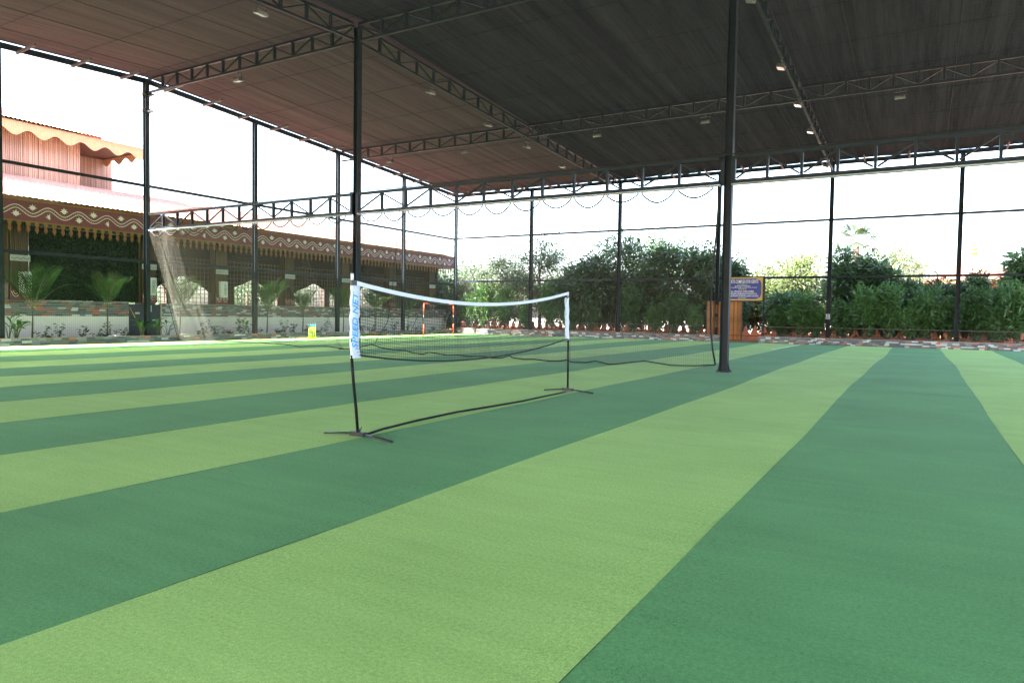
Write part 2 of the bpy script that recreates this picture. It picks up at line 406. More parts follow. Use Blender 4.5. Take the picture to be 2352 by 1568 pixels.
# ------------------------------------------------------------------ nets
NETM = mat('net_thread', (.07, .072, .066), .8); NETK = mat('net_thread_dark', (.02, .022, .02), .8)
NETD = mat('net_thread_pale', (.085, .08, .068), .8)
def flat_net(name, label, o, ud, ulen, z0f, z1f, cell, facing, m, amp=.03, wth=.0026):
    th = empty(name, tuple(o), label, 'net')
    o = np.array(o, float); ud = np.array(ud, float); fn = np.array(facing, float)
    nu = int(ulen/cell); pls = []
    def P(u, z): return ud*u+np.array([0, 0, z-o[2]])+fn*amp*math.sin(u*.9+z*.35)*math.sin(z*.5+u*.13)
    for i in range(nu+1):
        u = i*cell; a, b = z0f(u), z1f(u); pls.append([P(u, z) for z in np.linspace(a, b, 9)])
    zt_ = max(z1f(0), z1f(ulen), z1f(ulen/2)); z = z0f(0)
    us = np.linspace(0, ulen, max(20, int(ulen/.8)))
    while z < zt_:
        ok = [u for u in us if z1f(u) >= z]
        if len(ok) > 2: pls.append([P(u, z) for u in ok])
        z += cell
    ribbons('mesh', pls, wth, fn, m, th)
    MB().tube([P(u, z0f(u)) for u in us], .016, 6).build('border_rope', ROPE, th)
    return th
flat_net('side_net', 'fine square netting stretched over the open side facing the pavilion', (XL+.16, 4, 0), (0, 1, 0), YF-4.1, lambda u: .22, lambda u: zroof(4+u)-.2, .07, (1, 0, 0), NETM)
flat_net('end_net', 'fine square netting stretched over the open side facing the trees', (XL+.1, YF-.16, 0), (1, 0, 0), 36, lambda u: .36, lambda u: zroof(YF)-.2, .075, (0, -1, 0), NETK, wth=.0018)
flat_net('upper_net', 'fine square netting filling the bay between the ridge truss and the lower truss', (XL+.15, Y1-.07, 0), (1, 0, 0), 43, lambda u: LZ+.06, lambda u: zt-.5, .07, (0, -1, 0), NETK, .015)
# divider curtain net hanging from the lower truss
Zs = lambda u, v: ((780+u/3.178)/1.0884, (680+v/3.178)/1.0884)
rope = [(392, 779), (450, 781), (500, 782.5), (550, 785), (600, 787), (640, 789.5), (690, 796), (740, 793.5), (790, 800)]
rope += [Zs(u, v) for u, v in [(200, 612), (280, 610), (380, 597), (490, 575), (540, 597), (640, 617), (740, 617), (800, 640), (870, 652), (940, 636), (1000, 645), (1060, 660), (1150, 657), (1250, 667), (1350, 668), (1420, 682), (1510, 682), (1580, 664), (1600, 681), (1670, 692), (1770, 690), (1880, 705), (1960, 707), (2020, 694), (2060, 712), (2190, 718), (2250, 706), (2350, 730)]]
rope += [(1412, 836), (1480, 829), (1540, 838), (1600, 840), (1643, 838)]
div = empty('divider_net', (XL, Y1, 0), 'long pale curtain net hanging from the lower truss with its hem trailing on the turf', 'net')
g = [gz(x, y, .03) for x, y in rope]
# hem stays near the truss plane; where the pixel ray would meet the turf far from it the hem is lifted
hem = []
for (x, y), p in zip(rope, g):
    yy = min(max(p[1], Y1-.55), Y1+.9); q = gy(x, y, yy); hem.append(np.array([q[0], yy, max(.025, q[2])]))
hem = np.array(hem); hs = np.concatenate([[0], np.cumsum(np.linalg.norm(np.diff(hem[:, :2], axis=0), axis=1))]); hs /= hs[-1]
def hemat(t): return np.array([np.interp(t, hs, hem[:, i]) for i in range(3)])
xt0, xt1 = XL+.15, XB-.2; ztop = LZ-LD-.12
def curtain(t, v):
    """t along, v 0 top .. 1 hem"""
    b = hemat(t); top = np.array([xt0+(xt1-xt0)*t, Y1-.06, ztop])
    if t < .18:
        q = 1-t/.18; b = b.copy()
    w = v**1.15 if t > .05 else v
    p = top*(1-w)+b*w; p[2] = top[2]*(1-v)+b[2]*v
    am = .02+.045*max(0, 1-t/.14)+.03*v
    p[1] += am*math.sin(t*95+1.5*v)+.5*am*math.sin(t*61+v*3); p[0] += .03*math.sin(t*90+v*4)
    if t < .06: p[0] += .9*(.06-t)/.06*(v**2)*.4
    p[2] -= .06*math.sin(t*math.pi*26)**2*(1-v)*.6
    return p-np.array([XL, Y1, 0])
ts = np.concatenate([np.linspace(0, .06, 44), np.linspace(.06, 1, 430)[1:]]); vsn = np.linspace(0, 1, 14)
pls = [[curtain(t, v) for v in vsn] for t in ts]
tt = np.linspace(0, 1, 300)
pls += [[curtain(t, v) for t in tt] for v in np.linspace(0, 1, 86)]
ribbons('mesh', pls, .0036, (.45, -.9, 0), NETD, div)
MB().tube([curtain(t, 1.0) for t in np.linspace(0, 1, 260)], .018, 6).build('hem_rope', ROPE, div, smooth=True)
MB().tube([curtain(0, v) for v in np.linspace(0, 1, 14)], .012, 5).build('edge_rope', ROPE, div)
ex = [gy(x, y, Y1-.1) for x, y in [(1650, 428), (1650, 470), (1645, 540), (1637, 620), (1632, 700), (1633, 760), (1637, 805), (1643, 836)]]
MB().tube([p-np.array([XL, Y1, 0]) for p in ex], .022, 6).build('pull_rope', ROPE, div, smooth=True)
cx_ = [gy(x, y, Y1-.1) for x, y in [(918, 482), (913, 540), (907, 600), (900, 680), (890, 740), (870, 770), (862, 788)]]
MB().tube([p-np.array([XL, Y1, 0]) for p in cx_], .010, 5).build('pull_rope', ROPE, div, smooth=True)
# sagging cords between the conduit clips
for a, b, n in ((XL+.3, XA-.3, 12), (XA+.3, XB-.25, 12)):
    w = (b-a)/n
    for i in range(n):
        c = a+w*(i+.5); sg = U(.17, .26); hw = w*.44
        MB().tube([(c+hw*t-XL, -.06, ztop-.02-sg*(1-t*t)) for t in np.linspace(-1, 1, 11)], .021, 5).build('cord_loop', ROPE, div)
        for s_ in (-1, 1): MB().box((c+s_*hw-.02-XL, -.085, ztop-.035), (c+s_*hw+.02-XL, -.03, ztop+.03)).build('clip', WHITEP, div)

# ------------------------------------------------------------------ floodlights
GL = mat('lamp_glass', (.30, .31, .32), .12, 0, spec=.9); HS = mat('lamp_body', (.11, .11, .10), .5, .3)
def flood(loc, rz, where):
    t = empty('floodlight', loc, 'small rectangular floodlight hung under the '+where, 'floodlight', 'floodlights under the '+where, rz)
    if 'm' not in FLD:
        m1 = MB().prism([(-.17, -.10), (.17, -.10), (.15, -.03), (-.15, -.03)], 1, -.12, .12)
        for k in range(5): m1.box((-.14+k*.065, -.10, -.0301), (-.125+k*.065, .10, .012))
        FLD['m'] = m1.mesh('housing', HS)
        FLD['g'] = MB().box((-.155, -.108, -.112), (.155, .108, -.1005)).mesh('lens', GL)
        FLD['b'] = MB().bar((-.18, 0, -.06), (-.18, 0, .12), .02, .03).bar((.18, 0, -.06), (.18, 0, .12), .02, .03).bar((-.19, 0, .13), (.19, 0, .13), .03, .02).bar((0, 0, .14), (0, 0, .24), .03, .03).mesh('bracket', STEEL2)
    for n, k in (('housing', 'm'), ('lens', 'g'), ('bracket', 'b')): inst(n, FLD[k], (0, 0, 0), t, rot=(.25, 0, 0) if n != 'bracket' else (0, 0, 0))
FLD = {}
def fz(p, zb): return (p[0], p[1], zb-.29)
for x, y in ((547, 160),): p = gy(x, y, Y1); flood(fz(p, zt-.52), 0, 'ridge truss')
for x, y in ((896, 357), (1068, 335), (1372, 293), (1620, 262), (2068, 208)): p = gy(x, y, Y3); flood(fz(p, z3-.5), 0, 'second cross truss')
def longz(y): return zroof(y)-.06-.5
for x, y in ((990, 183), (1122, 262), (1211, 313), (1292, 358), (600, 4)): p = gx(x, y, XA+.1); flood(fz(p, longz(p[1])), math.pi/2, 'lengthwise truss at the splice column')
for x, y in ((1795, 158), (1834, 240), (1862, 302), (1724, 8), (1898, 398)): p = gx(x, y, XB+.05); flood(fz(p, longz(p[1])), math.pi/2, 'lengthwise truss at the net end column')

# ------------------------------------------------------------------ kerbs with split tiles
TILEM = [mat('tile_slate', (.085, .095, .115), .55, 0, .3, 9, object_random=.25), mat('tile_grey', (.17, .175, .19), .55, 0, .3, 9, object_random=.25), mat('tile_pale', (.46, .47, .49), .55, 0, .2, 9, object_random=.15),
         mat('tile_red', (.36, .12, .075), .55, 0, .3, 9, object_random=.25), mat('tile_brown', (.17, .125, .10), .55, 0, .3, 9, object_random=.2), mat('tile_green', (.12, .155, .15), .55, 0, .3, 9, object_random=.2)]
TM = [MB().box((-.5, -.5, -.5), (.5, .5, .5)).mesh('tile', m) for m in TILEM]
MORTAR = mat('mortar', (.16, .15, .145), .9, 0, .2, 20)
def tiles(parent, a0, a1, z0, z1, rows, face, axis, sgn, wts, w0=.30, limit=300, near=None):
    """split tiles along axis ('x' or 'y'); face = plane coordinate; sgn = outward direction"""
    hgt = (z1-z0)/rows; cells = []
    for r in range(rows):
        a = a0-U(0, w0)
        while a < a1:
            w = w0*U(.75, 1.2); p, q = max(a, a0)+.003, min(a+w, a1)-.003; a += w
            if q-p < .03: continue
            cells.append((p, q, r, random.choices(range(6), wts)[0], U(.008, .022)))
    if near is not None: cells.sort(key=lambda c: abs((c[0]+c[1])/2-near))
    rest = [MB() for _ in range(6)]
    for i, (p, q, r, ci, d) in enumerate(cells):
        zc = z0+(r+.5)*hgt; hh = hgt-.005; c = face+sgn*d/2
        if i < limit:
            if axis == 'x': inst('tile', TM[ci], ((p+q)/2, c, zc), parent, (q-p, d, hh))
            else: inst('tile', TM[ci], (c, (p+q)/2, zc), parent, (d, q-p, hh))
        else:
            lo, hi = min(face, face+sgn*d), max(face, face+sgn*d)
            if axis == 'x': rest[0].mi = ci; rest[0].box((p, lo, zc-hh/2), (q, hi, zc+hh/2))
            else: rest[0].mi = ci; rest[0].box((lo, p, zc-hh/2), (hi, q, zc+hh/2))
    if rest[0].v: tag(rest[0].build('tile_field', TILEM, parent), kind='stuff')
KF = YF-.45
for (a, b, lb) in ((XL+.46, gy(1658, 785, KF)[0], 'low split tile kerb between the pavilion corner and the bamboo gate'), (gy(1741, 790, KF)[0], XR, 'low split tile kerb running on beyond the signboard under the leafy bushes')):
    k = tag(MB().box((a, KF+.02, -.012), (b, KF+.27, .335)).build('kerb_wall', MORTAR), lb, 'kerb')
    MB().box((a, KF+.004, .336), (b, KF+.285, .352)).build('coping', mat('coping', (.33, .25, .22), .7, 0, .2, 5), k)
    tiles(k, a, min(b, 6), -.0, .332, 5, KF+.02, 'x', -1, (40, 26, 22, 8, 2, 2), .24, 300, -5)
kl = tag(MB().box((XL+.2, YN, -.012), (XL+.43, KF+.3, .24)).build('kerb_wall', MORTAR), 'low split tile kerb edging the plant bed of the pavilion', 'kerb')
MB().box((XL+.19, YN, .241), (XL+.445, KF+.3, .252)).build('coping', mat('coping', (.33, .25, .22), .7), kl)
tiles(kl, 8, KF+.25, .0, .238, 3, XL+.43, 'y', 1, (34, 24, 12, 9, 14, 7), .30, 300, 16)

# ------------------------------------------------------------------ pavilion
XFa = XL-.85; XW = XL-1.45                                  # fascia plane, pillar / dado plane
pav = empty('pavilion', (0, 0, 0), 'long pavilion with maroon flower painted fascia, bamboo pillars and red tiled roof', 'building')
YA, YB = -6.0, 39.9
MAROON = mat('maroon_board', (.17, .042, .052), .6, 0, .2, 2.5); CREAMP = mat('motif_cream', (.66, .66, .58), .6); YEL = mat('trim_yellow', (.20, .12, .02), .55)
BRN = mat('pendant_brown', (.22, .075, .03), .6); ROOFT = mat('roof_tile', (.62, .29, .24), .75, 0, .22, 2, .3, 12, object_random=.1)
DARKW = mat('dark_wood', (.035, .026, .02), .7, 0, .3, 4); CREAMW = mat('cream_wall', (.76, .74, .67), .85, 0, .07, 1.5)
BAMB = mat('bamboo', (.07, .045, .022), .55, 0, .3, 5, .15, 30, (1, 1, .25), object_random=.25)
ztf, zbf = 5.17, 4.46
fa = MB().box((XFa-.04, YA, zbf), (XFa, YB, ztf)).build('fascia', MAROON, pav)
MB().box((XFa-.05, YA, ztf+.001), (XFa+.03, YB, ztf+.075)).build('top_trim', YEL, fa)
MB().box((XFa-.045, YA, zbf-.05), (XFa+.012, YB, zbf-.001)).build('bottom_trim', YEL, fa)
per = 1.088; yc0 = 12.33+.35; zc = (ztf+zbf)/2
def wave(y): return zc+.135*math.cos(2*math.pi*(y-yc0)/per)
for off in (-.055, .055):
    pl = np.arange(YA+.05, YB-.05, .068); m_ = MB(); V = []; Fc = []
    for i, y in enumerate(pl):
        s = -.135*2*math.pi/per*math.sin(2*math.pi*(y-yc0)/per); nrm = math.hypot(1, s); ny, nz = -s/nrm, 1/nrm
        for o_ in (off-.012, off+.012): V.append((XFa+.004, y+ny*o_, wave(y)+nz*o_))
    Fc = [(2*i, 2*i+2, 2*i+3, 2*i+1) for i in range(len(pl)-1)]
    MB().add(V, Fc).build('scroll_band', CREAMP, fa)
dm = MB()
for y in np.arange(10, YB, .075): dm.box((XFa+.0005, y-.01, wave(y)-.009), (XFa+.003, y+.01, wave(y)+.009))
tag(dm.build('scroll_dots', mat('dot_ochre', (.5, .38, .2), .6), fa), kind='stuff')
def star(full=True, up=True):
    pts = []; n = 8
    for k in range(16):
        t = math.pi/2+k*math.pi/8; r = (.155 if k % 4 == 0 else .14) if k % 2 == 0 else .075
        if k in (6, 8, 10) and up: r *= .72
        pts.append((r*math.cos(t)*1.0, r*math.sin(t)*.92))
    if not full: pts = [p for p in pts if p[0] <= .012]+[(.012, -.05)]; pts = sorted(set(pts), key=lambda p: math.atan2(p[1], p[0]+.05))
    return MB().prism(pts, 0, .0008, .012)
SU, SH = star(True).mesh('star_motif', CREAMP), star(False).mesh('star_motif', CREAMP)
k = -20; y = yc0-per*16
i = 0
while y < YB-.4:
    if y > YA+.4:
        if i % 2 == 0: inst('star_motif', SU, (XFa, y, zc-.14+U(-.008, .008)), fa, (1, U(.92, 1.06), U(.92, 1.06)), (U(-.1, .1), 0, 0))
        else: inst('star_motif', SH, (XFa, y+.04, zc-.15), fa)
        if y+per/2 < YB-.2: inst('star_motif', SU, (XFa, y+per/2, zc+.13+U(-.008, .008)), fa, (1, U(.92, 1.06), U(.92, 1.06)), (U(-.1, .1), 0, 0))
    y += per; i += 1
pm = MB(); pm.mi = 0
o_ = [(-.07, 0), (.07, 0), (.085, -.05), (.06, -.10), (.035, -.115), (.055, -.20), (.072, -.27), (.045, -.30), (.025, -.34), (0, -.40), (-.025, -.34), (-.045, -.30), (-.072, -.27), (-.055, -.20), (-.035, -.115), (-.06, -.10), (-.085, -.05)]
pm.prism(o_, 0, -.012, 0); pm.mi = 1
pm.prism([(-.030, -.120), (.030, -.120), (.049, -.2), (.064, -.266), (.037, -.294), (.018, -.335), (0, -.383), (-.018, -.335), (-.037, -.294), (-.064, -.266), (-.049, -.2)], 0, .0004, .005); pm.mi = 0
pm.prism([(0, -.005), (.055, -.06), (0, -.115), (-.055, -.06)], 0, .0055, .01)
PM = pm.mesh('pendant', [YEL, BRN])
y = 12.188-.2975*20
while y < YB-.1:
    if y > 3: inst('pendant', PM, (XFa-.01, y, zbf-.055), pav)
    y += .2975
# roofs: corrugated tile sheets
def corr_roof(name, p0, p1, ya, yb, per_, amp, parent, mt, nrow=5):
    n = int((yb-ya)/per_*6); V = []; Fc = []
    d = np.array(p1)-np.array(p0); L_ = np.hypot(*d); nx, nz = -d[1]/L_, d[0]/L_
    if nz < 0: nx, nz = -nx, -nz
    for j in range(nrow*2):
        t = (j+1)//2/nrow; lift = .03 if j % 2 == 0 else 0.0
        if j == 0: t = 0
        for i in range(n+1):
            y = ya+(yb-ya)*i/n; h = amp*abs(math.sin(math.pi*(y-ya)/per_))+lift
            V.append((p0[0]+d[0]*t+nx*h, y, p0[1]+d[1]*t+nz*h))
    for j in range(nrow*2-1):
        for i in range(n): q = j*(n+1)+i; Fc.append((q, q+1, q+n+2, q+n+1))
    return obj(name, npmesh(name, V, Fc), mt, parent, smooth=True)
XR2 = -33.4
corr_roof('roof', (XFa+.10, ztf+.09), (XR2, 6.9), YA, YB+.3, .2, .035, pav, ROOFT, 14)
corr_roof('roof', (-38.8, ztf+.09), (XR2-.02, 6.9), YA, YB+.3, .2, .035, pav, ROOFT, 14)
MB().box((-38.6, YA+.1, 4.40), (XFa-.06, YB-.1, 4.48)).build('ceiling', DARKW, pav)
MB().prism([(XFa-.06, 4.5), (XFa-.06, 5.2), (XR2, 6.8), (-38.6, 5.2), (-38.6, 4.5)], 1, YB-.08, YB).build('gable', MAROON, pav)
MB().box((-39, YA, -.02), (XW-.32, YB, .32)).build('plinth', mat('plinth_floor', (.10, .085, .075), .6, 0, .15, 2), pav)
# dado wall with tile band, gap at the cabinet
gap0, gap1 = gx(296, 740, XW)[1], gx(372, 740, XW)[1]
for (a, b, li) in ((YA, gap0, 300), (gap1, YB, 0)):
    w = MB().box((XW-.2, a, -.02), (XW, b, 1.56)).build('dado_wall', CREAMW, pav)
    MB().box((XW-.22, a, 1.561), (XW+.03, b, 1.585)).build('wall_cap', mat('coping_grey', (.2, .19, .18), .7), w)
    tiles(w, max(a, 8), b, 1.0, 1.558, 8, XW+.001, 'y', 1, (24, 24, 15, 13, 12, 14), .27, 300, 14 if li else 20)
# pillars with bamboo cladding
PP = [gx(x, 650, XW)[1] for x in (48, 344, 511, 667, 800, 905, 985)]
PP = PP[:4]+[PP[3]+(PP[3]-PP[2])*i for i in range(1, 6)]
PP = [p for p in PP if p < YB-.3]
BP = MB().tube([(0, 0, 0), (0, 0, .33), (0, 0, .34), (0, 0, .66), (0, 0, .67), (0, 0, 1)], [.033, .033, .037, .033, .037, .033], 7).mesh('bamboo_pole', BAMB, True)
CAPM = mat('capital_white', (.42, .44, .44), .6); SW = mat('swag_white', (.6, .55, .52), .6)
for p in PP:
    c = MB().box((XW-.62, p-.3, .33), (XW-.12, p+.3, 4.38)).build('pillar', DARKW, pav)
    for j in range(9): inst('bamboo_pole', BP, (XW-.085, p-.272+j*.068, 1.59), c, (1, 1, 2.78))
    for j in range(6): inst('bamboo_pole', BP, (XW-.17-j*.08, p-.335, 1.59), c, (1, 1, 2.78))
    MB().box((XW-.045, p-.33, 3.02), (XW-.01, p+.33, 3.24)).build('capital_panel', CAPM, c)
    m_ = MB()
    for q in (-.2, 0, .2): m_.tube([(XW-.005, p+q+.09*math.cos(t), 3.17-.07*math.sin(t)) for t in np.linspace(0, math.pi, 8)], .007, 4)
    m_.build('capital_scroll', BLACK, c)
    MB().box((XW-.045, p-.33, 1.6), (XW-.01, p+.33, 2.02)).build('base_panel', MAROON, c)
    m_ = MB()
    for q in (-.17, .17):
        for rr in (.13, .07): m_.tube([(XW-.006, p+q+rr*math.cos(t), 1.92-rr*1.6*math.sin(t)) for t in np.linspace(0, math.pi, 9)], .010, 4)
    m_.build('base_swag', SW, c)
# lattice screens and valances between pillars; hedge panel in the first bay
LAT = mat('lattice_cane', (.11, .07, .036), .6, 0, .3, 6, object_random=.2)
VAL = mat('valance_cloth', (.020, .016, .015), .9)
hedge_y = (gx(78, 650, XW)[1], gx(326, 650, XW)[1])
bays = list(zip(PP[:-1], PP[1:]))+[(PP[0]-3.2, PP[0])]+[(PP[-1], YB-.2)]
LV = MB().box((-.011, -.5, -.011), (.011, .5, .011)).mesh('lattice_bar', LAT); LU = MB().box((-.011, -.011, -.5), (.011, .011, .5)).mesh('lattice_bar', LAT)
for a, b in bays:
    a += .31; b -= .31
    if b-a < .4: continue
    if abs(a-PP[0]) < .5: continue                           # first bay holds the hedge panel
    sc = bpy.data.objects.new('lattice_screen', None); link(sc, pav)
    n = int((b-a)/.2)
    for i in range(n+1): inst('lattice_bar', LU, (XW-.36, a+(b-a)*i/n, 2.66), sc, (1, 1, 2.1))
    for j in range(11): inst('lattice_bar', LV, (XW-.385, (a+b)/2, 1.66+j*.2), sc, (1, b-a, 1))
    # ogee valance
    t = np.linspace(0, 1, 25); up = [.62*math.sin(math.pi*s)**1.6+.10*math.sin(3*math.pi*s)**2 for s in t]
    poly = [(a, 4.39)]+[(a+(b-a)*s, 2.12+u) for s, u in zip(t, up)]+[(b, 4.39)]
    MB().prism(poly, 0, XW-.46, XW-.42).build('valance', VAL, sc)
for x_ in (-38.5,):
    for p in np.arange(YA+2, YB, 4.2): MB().box((x_-.25, p-.25, .33), (x_+.25, p+.25, 4.38)).build('rear_pillar', DARKW, pav)
# hedge panel
hp = empty('hedge_panel', (XW-.3, (hedge_y[0]+hedge_y[1])/2, 1.6), 'dark green artificial leaf wall panel between two bamboo pillars', 'hedge')
hw = (hedge_y[1]-hedge_y[0])/2
MB().box((-.06, -hw, 0), (0, hw, 2.78)).build('backing', mat('hedge_back', (.012, .02, .014), .9), hp)
def leafmesh(name, c, d, w, L, Wd, fold=.12):
    """c centres, d long dirs, w side dirs, L lengths, Wd widths -> folded diamond leaves"""
    L = L[:, None]; Wd = Wd[:, None]; nn = np.cross(d, w)
    v = np.stack([c, c+d*L*.42+w*Wd*.5+nn*L*fold*.3, c+d*L-nn*L*fold, c+d*L*.42-w*Wd*.5+nn*L*fold*.3], 1).reshape(-1, 3)
    f = np.arange(len(v)).reshape(-1, 4); return npmesh(name, v, f)
def unit(v): return v/(np.linalg.norm(v, axis=1)[:, None]+1e-9)
def leafmat(name, a, b, tr=.35, rough=.5):
    m = mat(name, a, rough, 0, 0, 14, col2=b, trans=tr, spec=.35, object_random=.32); return m
n = 6000; c = np.stack([rng.uniform(.0, .07, n), rng.uniform(-hw, hw, n), rng.uniform(0, 2.78, n)], 1)
d = unit(np.stack([rng.uniform(.2, 1, n), rng.normal(0, .7, n), rng.normal(-.3, .6, n)], 1)); w = unit(np.cross(d, rng.normal(0, 1, (n, 3))))
HL = leafmat('hedge_leaf', (.012, .035, .016), (.03, .085, .035), .1, .35)
o = obj('leaves', leafmesh('leaves', c, d, w, rng.uniform(.05, .1, n), rng.uniform(.03, .05, n)), HL, hp); o['kind'] = 'stuff'
# upper storey (clerestory) with bamboo wall and scalloped fascia
PEACH = mat('peach_board', (.74, .40, .20), .7, 0, .12, 6)
cl = MB().box((-36.0, 2.0, 6.2), (-33.24, 17.65, 9.3)).build('upper_wall', mat('upper_wall_core', (.3, .18, .12), .8), pav)
BAMU = mat('bamboo_pink', (.66, .44, .33), .6, 0, .3, 6, .15, 30, (1, 1, .2), object_random=.22)
BPU = MB().tube([(0, 0, 0), (0, 0, 1)], .04, 6).mesh('bamboo_pole', BAMU, True)
y = 9.0
while y < 17.66: inst('bamboo_pole', BPU, (-33.21, y+U(-.01, .01), 6.5), cl, (1, 1, 2.75), (U(-.004, .004), 0, 0)); y += .079
c2 = MB().box((-38.4, 17.66, 6.0), (-35.9, 20.6, 8.9)).build('upper_wall', mat('upper_wall_core', (.3, .18, .12), .8), pav)
y = 17.75
while y < 20.6: inst('bamboo_pole', BPU, (-35.87, y, 6.3), c2, (1, 1, 2.5)); y += .079
def scallop(name, x, ya, yb, zt_, zb_, wl, am, ph=0, axis=0):
    n = int((yb-ya)/wl*14); t = np.linspace(ya, yb, n)
    poly = [(ya, zt_)]+[(y, zb_+am*math.cos(2*math.pi*(y-ph)/wl)) for y in t]+[(yb, zt_)]
    return MB().prism(poly, axis, x-.025, x).build(name, PEACH, pav)
scallop('scallop_fascia', -32.5, 2, 20.2, 9.02, 8.57, 1.07, .13, 14.15)
scallop('scallop_fascia', 20.2, -38.3, -32.53, 9.02, 8.57, 1.07, .13, .3, 1)
scallop('scallop_fascia', -38.3, 12, 20.17, 9.02, 8.57, 1.07, .13, .3)
MB().box((-38.25, 2.1, 8.80), (-32.55, 20.15, 8.84)).build('soffit', mat('soffit_brown', (.12, .06, .04), .8), pav)
corr_roof('upper_roof', (-32.38, 9.03), (-35.4, 10.1), 2, 20.3, .17, .045, pav, ROOFT, 8)
corr_roof('upper_roof', (-38.45, 9.03), (-35.42, 10.1), 2, 20.3, .17, .045, pav, ROOFT, 8)

# ------------------------------------------------------------------ things at the pavilion wall
def wall_box(px, py, lab):
    p = gx(px, py, XW+.16)
    t = empty('wall_speaker', (XW+.02, p[1], p[2]), lab, 'speaker', 'white boxes on the pillars')
    m_ = MB().prism([(-.16, -.17), (.08, -.2), (.16, -.1), (.16, .1), (.08, .2), (-.16, .17)], 2, -.38, .38); m_.build('case', mat('box_white', (.62, .66, .70), .45), t)
    MB().box((.161, -.07, -.27), (.168, .07, .27)).build('grille', mat('grille_grey', (.42, .45, .48), .6), t)
    MB().bar((-.2, 0, .18), (-.16, 0, .40), .04, .03).build('bracket', STEEL2, t); MB().box((.1685, -.02, -.02), (.172, .02, .02)).build('badge', BLACK, t)
wall_box(62, 648, 'white box loudspeaker on the pillar beside the hedge panel and areca palm')
wall_box(352, 658, 'white box loudspeaker on the pillar above the black cabinet')
wall_box(517, 665, 'white box loudspeaker on the pillar seen through the curtain net')
cab = empty('cabinet', (XW-.1, (gap0+gap1)/2, 0.1), 'black metal cabinet with stuck on paper notices in the wall gap', 'cabinet')
cw = (gap1-gap0)/2-.03; NAVY = mat('cabinet_navy', (.012, .014, .024), .35)
MB().box((-.55, -cw, 0), (0, cw, 1.42)).build('carcass', NAVY, cab)
for s in (-1, 1): MB().box((.0005, (s-1)*cw/2+.02 if s < 0 else .02, .05), (.018, -.02 if s < 0 else cw-.02, 1.36)).build('door', NAVY, cab)
for (a, b, z0, z1) in ((.05, .32, 1.1, 1.38), (-.42, -.22, 1.0, 1.08), (.5*cw, .5*cw+.25, .72, .77)): MB().box((.0185, a, z0), (.021, b, z1)).build('paper_notice', mat('paper', (.42, .45, .5), .8), cab)
bp_ = gx(318, 740, XW+.25)
br = empty('broom', (XW+.4, bp_[1], .1), 'yellow handled broom leaning at the end of the cream wall', 'broom')
MB().tube([(.1, .1, .12), (-.3, -.28, 1.28)], .014, 7).build('handle', mat('stick_yellow', (.62, .42, .03), .4), br, True)
MB().prism([(-.10, 0), (.10, 0), (.045, .16), (-.045, .16)], 0, .05, .12).build('head', BRN, br)

# ------------------------------------------------------------------ plants in the bed
PAL = leafmat('palm_leaf', (.010, .032, .010), (.030, .075, .018), .25); PALY = leafmat('palm_leaf_yellow', (.03, .06, .012), (.075, .10, .02), .3)
STEM = mat('green_stem', (.10, .13, .06), .6, 0, .3, 8); TRUNK = mat('palm_trunk', (.075, .075, .05), .8, 0, .3, 10)
def frond(L, lean, az, n=13, leaf=.5, droop=.5):
    ts_ = np.linspace(0, 1, 12); pts = []
    for t in ts_:
        r = L*(math.sin(lean)*t+.25*droop*t*t); z = L*(math.cos(lean)*t-droop*.55*t**2.4); pts.append((r*math.cos(az), r*math.sin(az), z))
    pts = np.array(pts); C_ = []; D_ = []; W_ = []; LL = []
    for s in (-1, 1):
        for t in np.linspace(.18, .99, n):
            p = np.array([np.interp(t, ts_, pts[:, i]) for i in range(3)]); tg = np.array([np.interp(min(1, t+.05), ts_, pts[:, i]) for i in range(3)])-p
            tg = tg/(np.linalg.norm(tg)+1e-9) if np.linalg.norm(tg) > 1e-6 else np.array([math.cos(az), math.sin(az), -.3])
            sd = np.array([-math.sin(az), math.cos(az), 0])*s; dd = sd*.75+tg*.75+np.array([0, 0, .22-.3*t]); dd /= np.linalg.norm(dd)
            C_.append(p); D_.append(dd); nn = np.cross(dd, tg); nn /= np.linalg.norm(nn)+1e-9; W_.append(np.cross(nn, dd)); LL.append(leaf*L*(.55+.6*math.sin(math.pi*min(1, t*.9+.1))))
    me = leafmesh('frond', np.array(C_), np.array(D_), np.array(W_), np.array(LL), np.array(LL)*.045, .12)
    return me, pts
def areca(px, py, ztop, lab, n=8, H=1.2):
    p = gx(px, py, XL-.35); base = (XL-.35, p[1], .1)
    t = empty('areca_palm', base, lab, 'palm', 'areca palms along the pavilion wall')
    MB().tube([(0, 0, 0), (.02, .01, H*.5), (.0, .03, H)], [.035, .027, .02], 7).build('trunk', TRUNK, t, True)
    for k in range(n):
        az = 2*math.pi*k/n+U(-.3, .3); lean = U(.05, .35) if k % 2 else U(.3, .65)
        me, pts = frond((ztop-H)*U(.8, 1.05), lean, az, droop=U(.15, .45))
        f = obj('frond', me, PALY if R() < .2 else PAL, t); f.location = (0, .03, H-.05)
        MB().tube([q+np.array([0, 0, 0]) for q in pts], np.linspace(.012, .003, len(pts)), 4).build('midrib', STEM, f)
